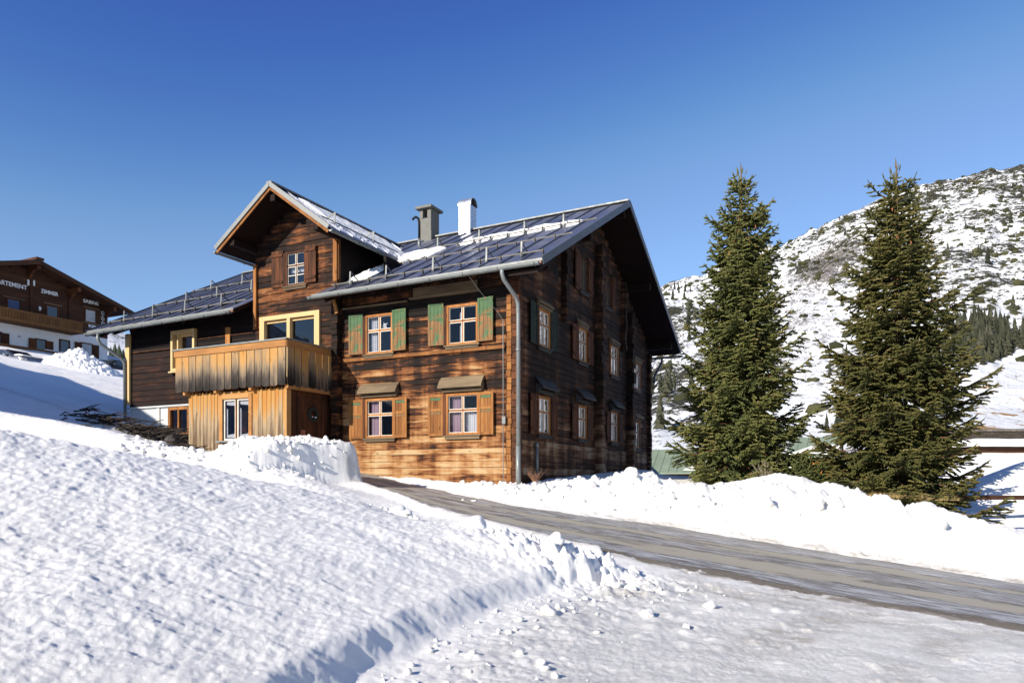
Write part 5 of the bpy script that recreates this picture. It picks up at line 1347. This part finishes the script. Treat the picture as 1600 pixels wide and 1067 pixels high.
# ------------------------------------------------------------------ parked cars
def car(loc, rz, paint, label, snowcap):
    root = empty('parked_car', loc, rz, label, 'car', 'cars parked beside the chalet')
    prof = [(-2.1, .35), (-2.12, .75), (-2.0, .92), (-1.3, .98), (-.55, 1.40), (.1, 1.47), (.9, 1.44), (1.75, 1.05), (2.05, .95), (2.12, .60), (2.08, .32)]
    b = MB(); secs = [(-.86, .90), (-.80, .985), (-.60, 1.0), (.60, 1.0), (.80, .985), (.86, .90)]
    vs = []; n = len(prof)
    for y, k in secs:
        for x, z in prof:
            taper = 1 - .16 * max(0, (z - .95) / .5); vs.append((x * (.98 if abs(y) > .8 else 1), y * taper, .32 + (z - .32) * k))
    fs = []
    for i in range(len(secs) - 1):
        for j in range(n): k = (j + 1) % n; fs.append((i*n+j, (i+1)*n+j, (i+1)*n+k, i*n+k))
    fs += [tuple(range(n)), tuple((len(secs) - 1) * n + j for j in reversed(range(n)))]
    b.add(vs, fs); body = b.build('body', paint, root, smooth=False, bevel=.03)
    b = MB()
    for s in (-1, 1): b.prism([(-1.15, .745 * s, 1.02), (-.50, .70 * s, 1.36), (.85, .70 * s, 1.38), (1.45, .755 * s, 1.04)], (0, .07 * s, 0))
    b.prism([(-1.30, -.68, 1.005), (-.62, -.60, 1.39), (-.62, .60, 1.39), (-1.30, .68, 1.005)], (-.03, 0, .02)); b.prism([(1.72, -.66, 1.09), (1.0, -.6, 1.42), (1.0, .6, 1.42), (1.72, .66, 1.09)], (.03, 0, .02))
    b.build('windows', M['dwin'], root)
    for x in (-1.35, 1.35):
        for s in (-1, 1):
            b = MB(); b.tube([(x, s * .68, .32), (x, s * .88, .32)], .32, 16); wl = b.build('wheel', M['black'], root); b = MB(); b.tube([(x, s * .86, .32), (x, s * .895, .32)], .19, 12); b.build('rim', M['zinc'], wl)
    for s in (-1, 1): b = MB(); b.box(-1.05, -.88, s * .86, s * 1.0, .98, 1.10); b.build('mirror', paint, root)
    for s in (-1, 1): b = MB(); b.box(-2.13, -2.02, s * .5, s * .8, .68, .82); b.build('headlight', M['white'], root)
    if snowcap:
        b = MB(); b.prism([(-2.0, -.7, .95), (-1.32, -.7, 1.0), (-1.32, -.7, 1.06), (-1.7, -.7, 1.07), (-2.05, -.7, 1.0)], (0, 1.4, 0)); q = b.build('snow_cover', M['snow_plain'], None, smooth=False, bevel=.03)
        q.matrix_basis = root.matrix_basis; q.location = loc; q.rotation_euler = (0, 0, rz); tag(q, 'snow lying on the bonnet of the grey car at the left edge', 'snow')
M['car_silver'] = plain('silver_paint', (.22, .24, .27), .3, .6, .05, 3); M['car_dark'] = plain('dark_paint', (.015, .02, .025), .25, .2, .05, 3)
car((-28.6, 42.2, 5.97), R(160), M['car_silver'], 'grey parked car half hidden by snow below the chalet balcony', True)
car((-26.2, 49.0, 6.50), R(75), M['car_dark'], 'dark parked car behind the snow heap beside the house corner', False)

# ------------------------------------------------------------------ green-roofed huts
def hut(loc, rz, L, Wd, ze, zr, oh, label, name='hut', chimney=False, open_end=False):
    r = empty(name, loc, rz, label, 'hut', None)
    b = MB(); b.box(0, L, 0, Wd, -2.5, ze - .05)
    if not open_end: b.prism([(L - .1, 0, ze - .05), (L - .1, Wd, ze - .05), (L - .1, Wd / 2, zr - .25)], (.1, 0, 0)); b.prism([(0, 0, ze - .05), (0, Wd, ze - .05), (0, Wd / 2, zr - .25)], (.1, 0, 0))
    w = b.build('wall', M['wood_hut'], r)
    b = MB(); k = (zr - ze) / (Wd / 2 + oh)
    for sg in (0, 1):
        ye = -oh if sg == 0 else Wd + oh
        b.prism([(-oh, ye, ze), (L + oh, ye, ze), (L + oh, Wd / 2, zr), (-oh, Wd / 2, zr)], (0, 0, -.08))
        x = -oh
        while x < L + oh: b.beam((x, ye, ze + .01), (x, Wd / 2, zr + .01), .03, .04); x += .5
    rf_ = b.build('roof', M['greenroof'], r)
    b = MB()
    for ye in (-oh, Wd + oh):
        b.beam((L + oh - .02, ye, ze - .14), (L + oh - .02, Wd / 2, zr - .14), .05, .14); b.beam((-oh + .02, ye, ze - .14), (-oh + .02, Wd / 2, zr - .14), .05, .14)
    b.build('verge_board', M['wood_brown'], rf_)
    if open_end:
        b = MB(); b.box(L + .01, L + .06, .3, Wd - .3, ze - .5, ze - .35); b.beam((L + .03, .1, ze - .5), (L + .03, Wd / 2, zr - .3), .08, .08); b.beam((L + .03, Wd - .1, ze - .5), (L + .03, Wd / 2, zr - .3), .08, .08); b.build('gable_frame', M['wood_brown'], w)
    if chimney: b = MB(); b.box(L * chimney, L * chimney + .4, Wd / 2 - .2, Wd / 2 + .2, zr - .6, zr + .65); b.tube([(L * chimney + .2, Wd / 2 - .24, zr + .65), (L * chimney + .2, Wd / 2 + .24, zr + .65)], .22, 12); b.build('chimney', M['zinc'], rf_)
    for xx in (L * .62, L * .8):
        b = MB(); b.box(xx, xx + .5, -.04, -.005, ze - .75, ze - .35); q = b.build('window', M['dwin'], w)
    return r
ha = hut((7.6, 45.6, 0), R(-20), 6.6, 5.4, .52, 2.05, .5, 'orange wooden hut with pale green metal roof and metal chimney behind the paler spruce', chimney=.42)
hb = hut((15.7, 41.2, 0), R(-26), 1.9, 4.2, 1.38, 2.55, .45, 'small green-roofed hut with open timber gable between the two spruces', open_end=True)
def hsnow(h, poly, label):
    b = MB(); b.prism(poly, (0, 0, .10)); o = b.build('roof_snow', M['snow_plain'], None, bevel=.03); o.location = h.location; o.rotation_euler = h.rotation_euler; tag(o, label, 'snow', 'snow on hut roofs')
k_ = (2.05 - .52) / 3.2
def ra(x, y): return (x, y, .52 + k_ * (y + .5) + .03)
hsnow(ha, [ra(2.9, -.3), ra(7.0, -.4), ra(7.0, 2.0), ra(5.2, 1.9), ra(4.6, 1.1)], 'melting snow sheet on the green roof behind the paler spruce')
kb = (2.55 - 1.38) / 2.55
def rb2(x, y): return (x, y, 1.38 + kb * (y + .45) + .03)
hsnow(hb, [rb2(-.3, -.4), rb2(2.3, -.4), rb2(2.3, .8), rb2(.8, .6)], 'snow strip at the eave of the small green-roofed hut')

# ------------------------------------------------------------------ flat shed edge, retaining wall at the far right
b = MB(); b.box(0, 14, 0, 6, -2.5, .94); sh = b.build('snowed_in_shed', M['wood_chalet'], None); sh.location = (24.8, 40.0, .9); sh.rotation_euler = (0, 0, R(2)); tag(sh, 'flat shed with dark timber edge under thick snow at the right edge', 'shed')
def slab_snow():
    n = 60; XX, YY = np.meshgrid(np.linspace(-.25, 14.2, n), np.linspace(-.35, 6.2, n), indexing='ij')
    m = np.minimum(np.minimum((XX + .25) / .5, 1), np.minimum((YY + .35) / .4, 1)); z = .99 + .42 * np.sqrt(np.clip(m, 0, 1)) + fbm(XX * .5, YY * .5, 3) * .05
    i = np.arange((n - 1)**2); a = (i // (n - 1)) * n + i % (n - 1); F = np.stack([a, a + n, a + n + 1, a + 1], -1)
    V = np.stack([XX, YY, z], -1).reshape(-1, 3); V2 = V.copy(); V2[:, 2] = .985
    o = np_mesh('shed_snow', np.concatenate([V, V2]), np.concatenate([F, F[:, ::-1] + n * n]), M['snow_plain'], None, True); o.location = sh.location; o.rotation_euler = sh.rotation_euler; tag(o, 'thick smooth snow cover on the flat shed at the right edge', 'snow')
slab_snow()
def stone_mat():
    t = NT('block_stone'); c = t.coords(); br = t.n('ShaderNodeTexBrick'); v = t.comb(t.xyz(c)[0], t.xyz(c)[2], 0.0); t.l(v, br.inputs['Vector'])
    br.inputs['Scale'].default_value = 1.0; br.inputs['Brick Width'].default_value = .8; br.inputs['Row Height'].default_value = .38; br.inputs['Mortar Size'].default_value = .03
    br.inputs['Color1'].default_value = (.26, .23, .20, 1); br.inputs['Color2'].default_value = (.17, .15, .13, 1); br.inputs['Mortar'].default_value = (.07, .06, .055, 1)
    n = t.noise(c, 1.3, 5, .7); return t.fin(t.mix(t.mr(n, .3, .7, .1, .6), br.outputs[0], (.10, .085, .07)), .9, 0, t.bump(br.outputs[1], .6, .05), .2)
b = MB(); b.box(-14, 60, 0, 1.0, -3, 1.95)
wl = b.build('retaining_wall', stone_mat(), None); wl.location = (63.5, 100, 5.15); tag(wl, 'long grey stone retaining wall below the snowy slope at the far right', 'wall')
b = MB()
for i in range(16):
    x = -12 + i * 2.2; b.prism([(x - .35, -.012, .05), (x + .35, -.012, .05), (x, -.012, .75)], (0, .01, 0))
b.build('wall_niches', M['brush'], wl)

# ------------------------------------------------------------------ mountains
def mountain_mat():
    t = NT('snowy_mountain'); g = t.n('ShaderNodeNewGeometry'); p = g.outputs['Position']; nz = t.xyz(g.outputs['Normal'])[2]
    sc = t.attr('scrub'); rk = t.attr('rock'); gr = t.attr('grass')
    v = t.scale(p, (1, 1, 1.9))
    n1 = t.noise(v, .075, 9, .74, .4); n2 = t.noise(v, .36, 6, .78); n3 = t.noise(v, .017, 4, .6)
    f = t.math('ADD', t.math('MULTIPLY', n1, .48), t.math('MULTIPLY', n2, .52)); f = t.math('MULTIPLY_ADD', t.math('SUBTRACT', n3, .5), .30, f)
    msk = t.mr(t.math('MULTIPLY_ADD', sc, .22, f), .572, .600)
    snow = t.ramp(n3, [(.3, (.72, .73, .745)), (.7, (.82, .825, .83))])
    scol = t.ramp(n2, [(.3, (.018, .019, .013)), (.7, (.058, .054, .036))])
    rcol = t.ramp(t.noise(v, .35, 6, .75), [(.3, (.07, .06, .055)), (.7, (.27, .24, .215))])
    rv = t.noise(t.scale(p, (1.6, 1, .35)), .25, 9, .82, 1.0); rm = t.mr(t.math('MULTIPLY_ADD', rk, .30, rv), .60, .66)
    gm = t.mr(t.math('MULTIPLY_ADD', gr, .30, t.noise(t.scale(p, (1, 1, 2.4)), .16, 6, .68)), .86, .90)
    col = t.mix(rm, snow, rcol); col = t.mix(gm, col, (.36, .21, .09)); col = t.mix(msk, col, scol)
    return t.fin(col, .9, 0, t.bump(n2, .8, 1.6), .15)
M['mount'] = mountain_mat()
CK = np.array([-.2, .16, .2, .23, .259, .302, .345, .362, .405, .433, .479, .536, .593, .641, .69, .80, 1.0, 1.4, 2.2, 3.2])
CZ = np.array([.12, .225, .262, .274, .279, .295, .319, .3155, .340, .351, .3725, .395, .407, .419, .426, .43, .42, .42, .46, .5])
def mz(k, Y, det=True):
    """height of the right-hand mountain: k = X/Y"""
    X = k * Y; pr = np.interp(k, CK, CZ) + (.004 * fbm(k * 40, k * 3, 4) if det else 0)
    Yc = 620.0; foot = np.interp(k, [.1, .3, .45, .6, .8, 3], [.012, .018, .03, .068, .068, .068])
    s = np.clip((Y - 101) / (Yc - 101), 0, 1)
    ang = foot + (pr - foot) * (1 - (1 - s)**1.25) ** np.interp(k, [.2, .5, .7, 1], [.62, .72, .85, .85])
    z = Y * ang
    if det:
        w = sst(0, .08, s) * sst(1.0, .92, s)
        rid = (1 - np.abs(fbm(X * .012 + Y * .004, Y * .006, 4))) * 14 + fbm(X * .03, Y * .03, 4) * 7 + fbm(X * .11, Y * .11, 3) * 1.6
        z = z + (rid - 10) * w * (.35 + .65 * s)
    z = z + np.where(Y > Yc, -(Y - Yc) * .22, 0)
    return z
def mountain():
    nk, nY = 620, 420
    k = np.concatenate([np.linspace(.10, .78, 480), np.linspace(.785, 3.2, 140)]); Y = 96 * (760 / 96.) ** (np.arange(nY) / (nY - 1.))
    YY, KK = np.meshgrid(Y, k, indexing='ij'); Z = mz(KK, YY); XX = KK * YY
    el = Z / YY; u = 800 + 1160 * KK; v = 752 - 1160 * el
    gz, gx = np.gradient(Z); slope = gz / np.gradient(YY, axis=0)
    scrub = .22 + .22 * sst(.33, .42, el) * sst(.30, .4, KK) + .24 * sst(.45, .28, KK) * sst(.03, .1, el) * sst(.27, .2, el) + .12 * sst(.2, .3, el)
    scrub = scrub - .7 * (sst(600, 560, v) * 0) - .35 * np.exp(-((u - 1260) / 40)**2) * (v > 440)
    scrub = scrub - .9 * sst(1490, 1520, u) * sst(545, 570, v)
    rock = .10 + .6 * np.exp(-((u - 1300 - (v - 410) * -.9) / 50)**2) * np.exp(-((v - 410) / 45)**2) + .3 * np.exp(-((u - 1260) / 55)**2) * np.exp(-((v - 520) / 70)**2)
    grass = 1.0 * sst(1480, 1530, u) * sst(545, 600, v)
    F_i = np.arange((nY - 1) * (nk_ := len(k) - 1)); r = F_i // nk_; c = F_i % nk_; a = r * len(k) + c
    F = np.stack([a, a + 1, a + len(k) + 1, a + len(k)], -1)
    o = np_mesh('mountain', np.stack([XX, YY, Z], -1).reshape(-1, 3), F, M['mount'], None, True, {'scrub': scrub, 'rock': rock, 'grass': grass})
    tag(o, 'snowy mountainside with dark scrub and rock', None, None, 'structure')
mountain()
def lefthill():
    nk, nY = 160, 120; k = np.linspace(-1.3, .12, nk); Y = np.linspace(150, 460, nY); YY, KK = np.meshgrid(Y, k, indexing='ij'); XX = KK * YY
    s = np.clip((YY - 150) / 250, 0, 1); pr = np.interp(KK, [-1.3, -.62, -.545, -.52, -.45, -.2, .12], [.30, .22, .212, .200, .19, .19, .2]); 
    Z = YY * (.10 + (pr - .10) * s**.7) + fbm(XX * .02, YY * .02, 5) * 9 * s * (1 - s * .7) - np.maximum(YY - 400, 0) * .3
    sc = np.full(XX.shape, .08); i = np.arange((nY - 1) * (nk - 1)); a = (i // (nk - 1)) * nk + i % (nk - 1); F = np.stack([a, a + 1, a + nk + 1, a + nk], -1)
    o = np_mesh('hill', np.stack([XX, YY, Z], -1).reshape(-1, 3), F, M['mount'], None, True, {'scrub': sc, 'rock': sc * .3, 'grass': sc * 0}); tag(o, 'distant snowy hillside', None, None, 'structure')
lefthill()

# far conifers: ragged layered cones, all merged (a far-off wood)
def far_forest():
    rg = np.random.RandomState(9)
    N = 52000; k = rg.uniform(.15, .72, N); Y = 104 + rg.rand(N)**.8 * 500; z = mz(k, Y)
    u = 800 + 1160 * k; v = 752 - 1160 * z / Y
    dn = .5 + fbm(k * 22, Y * .016, 4); den = np.zeros(N)
    den += sst(520, 660, v) * sst(1150, 1060, u) * .65 + .06 * sst(1150, 1060, u); 
    den += .9 * np.exp(-((u - 1300) / 26)**2) * sst(560, 610, v) * (v < 690)
    den += 9.0 * sst(1440, 1510, u) * sst(500, 535, v) * sst(590 - (u - 1500) * .25, 565 - (u - 1500) * .25, v)
    den += .05 * sst(1380, 1450, u) * np.exp(-((v - 430) / 60)**2)
    den += .008
    den *= sst(.25, .85, dn) ; den *= (Y / 400.)**1.0; den[Y > 575] *= .15
    den[(u > 1210) & (u < 1290) & (v < 600)] *= .25
    den[(u > 1490) & (v > 590 - (u - 1500) * .25)] = 0
    # roughly equal density on the ground
    den[Y < 190] *= .25; keep = rg.rand(N) < np.clip(den, 0, 6) * .16
    k, Y, z = k[keep], Y[keep], z[keep]; n = len(k); h = rg.uniform(4.0, 10.5, n) * np.interp(Y, [100, 300, 600], [.8, 1.0, 1.0])
    # template
    T = []; TF = []
    for L in range(6):
        z0 = .06 + L * .145; z1 = z0 + .26 if L < 5 else 1.0; r = .17 * (1 - L * .155); b0 = len(T); m = 8
        for j in range(m): a = j * 2 * np.pi / m + L; T.append((math.cos(a) * r * (.62 + .6 * (j % 2)), math.sin(a) * r * (.62 + .6 * (j % 2)), z0 - .045 * (j % 2) + .02 * math.sin(j * 2 + L)))
        T.append((0, 0, z1))
        for j in range(m): TF.append((b0 + j, b0 + (j + 1) % m, b0 + m))
    T = np.array(T); TF = np.array(TF); ang = rg.rand(n) * 6.28; wd = rg.uniform(.75, 1.25, n)
    c, s = np.cos(ang), np.sin(ang)
    VX = (T[None, :, 0] * c[:, None] - T[None, :, 1] * s[:, None]) * (h * wd)[:, None] + (k * Y)[:, None]
    VY = (T[None, :, 0] * s[:, None] + T[None, :, 1] * c[:, None]) * (h * wd)[:, None] + Y[:, None]
    VZ = T[None, :, 2] * h[:, None] + z[:, None] - .3
    V = np.stack([VX, VY, VZ], -1).reshape(-1, 3); F = (TF[None] + (np.arange(n) * len(T))[:, None, None]).reshape(-1, 3)
    t = NT('far_conifers'); r = t.attr('rnd'); nn = t.noise(t.n('ShaderNodeNewGeometry').outputs['Position'], .8, 3, .7)
    col = t.ramp(t.math('ADD', t.math('MULTIPLY', r, .6), t.math('MULTIPLY', nn, .4)), [(.1, (.018, .021, .014)), (.7, (.05, .052, .032)), (1, (.11, .10, .075))])
    mt = t.fin(col, .9, 0, None, .1)
    tag(np_mesh('mountain_forest', V, F, mt, None, False, {'rnd': np.repeat(rg.rand(n), len(T))}), 'spruce wood scattered over the snowy mountainside', 'forest', None, 'stuff')
    print('far trees', n)
    # dwarf pine scrub clumps
    N = 150000; k = rg.uniform(.15, .74, N); Y = 104 + rg.rand(N)**.7 * 515; z = mz(k, Y); u = 800 + 1160 * k; v = 752 - 1160 * z / Y
    dn = .5 + fbm(k * 60 + 5, Y * .05, 4) * .9
    den = .45 + .1 * sst(460, 330, v); den = den * sst(.50, .80, dn); den[Y > 585] *= .25; den[(u > 1215) & (u < 1290) & (v > 440)] *= .15; den[(u > 1490) & (v > 565)] *= .03
    keep = rg.rand(N) < np.clip(den, 0, 1) * .20 * (Y / 500)**1.0; k, Y, z = k[keep], Y[keep], z[keep]; n = len(k)
    IV, IF = ICO[1]; IV = np.array(IV); IF = np.array(IF); r = .45 + 1.5 * rg.rand(n)**2
    jit = 1 + .8 * (rg.rand(n, len(IV), 1) - .5); P = IV[None] * jit * np.stack([r * 1.3, r * 1.0, r * .75], -1)[:, None, :]
    V = (P + np.stack([k * Y, Y, z + r * .2], -1)[:, None, :]).reshape(-1, 3); F = (IF[None] + (np.arange(n) * len(IV))[:, None, None]).reshape(-1, 3)
    t = NT('dwarf_pine'); rr = t.attr('rnd'); nn = t.noise(t.n('ShaderNodeNewGeometry').outputs['Position'], 1.2, 4, .75)
    mt = t.fin(t.ramp(t.math('ADD', t.math('MULTIPLY', rr, .4), t.math('MULTIPLY', nn, .6)), [(.2, (.028, .032, .016)), (.8, (.10, .095, .045))]), .9, 0, t.bump(nn, 1, .5), .1)
    tag(np_mesh('dwarf_pine_scrub', V, F, mt, None, False, {'rnd': np.repeat(rg.rand(n), len(IV))}), 'dark dwarf pine scrub dotted over the snowy mountainside', 'scrub', None, 'stuff')
    print('scrub', n)
    # small wood seen between the chalet and the house
    b = MB()
far_forest()
def left_trees():
    rg = random.Random(3)
    T = MB()
    for L in range(5):
        z0 = .10 + L * .17; m = 9; r = .24 * (1 - L * .19); ring = [(math.cos(j * 6.283 / m) * r * (1 + .3 * (j % 2)), math.sin(j * 6.283 / m) * r * (1 + .3 * (j % 2)), z0 - .03 * (j % 2)) for j in range(m)]
        T.add(ring + [(0, 0, min(1, z0 + .36))], [(j, (j + 1) % m, m) for j in range(m)])
    me = None
    for i, (h, lb) in enumerate(((3.6, 'short dark conifer at the left of the row beside the chalet wall'), (6.0, 'slim dark conifer second from the chalet wall'), (7.4, 'tallest dark conifer in the row behind the downpipe'), (6.4, 'dark conifer right of the tallest one behind the downpipe'), (5.2, 'dark conifer nearest the timber house wall'))):
        Y = rg.uniform(225, 255); kk = -.546 + i * .0056
        root = empty('distant_conifer', (kk * Y, Y, (752 - 570) / 1160 * Y), rg.uniform(0, 6), lb, 'tree', 'distant conifers between chalet and house')
        if me is None:
            o = T.build('crown', M['farcon'], root); me = o.data; tb = MB(); tb.tube([(0, 0, -.3), (0, 0, .4)], .02, 6); q = tb.build('trunk', M['bark'], root); tm = q.data
        else:
            o = link('crown', me, None, root); q = link('trunk', tm, None, root)
        o.scale = (h, h, h); q.scale = (h, h, h)
M['farcon'] = plain('dark_conifer', (.035, .045, .028), .9, 0, .5, .6)
left_trees()
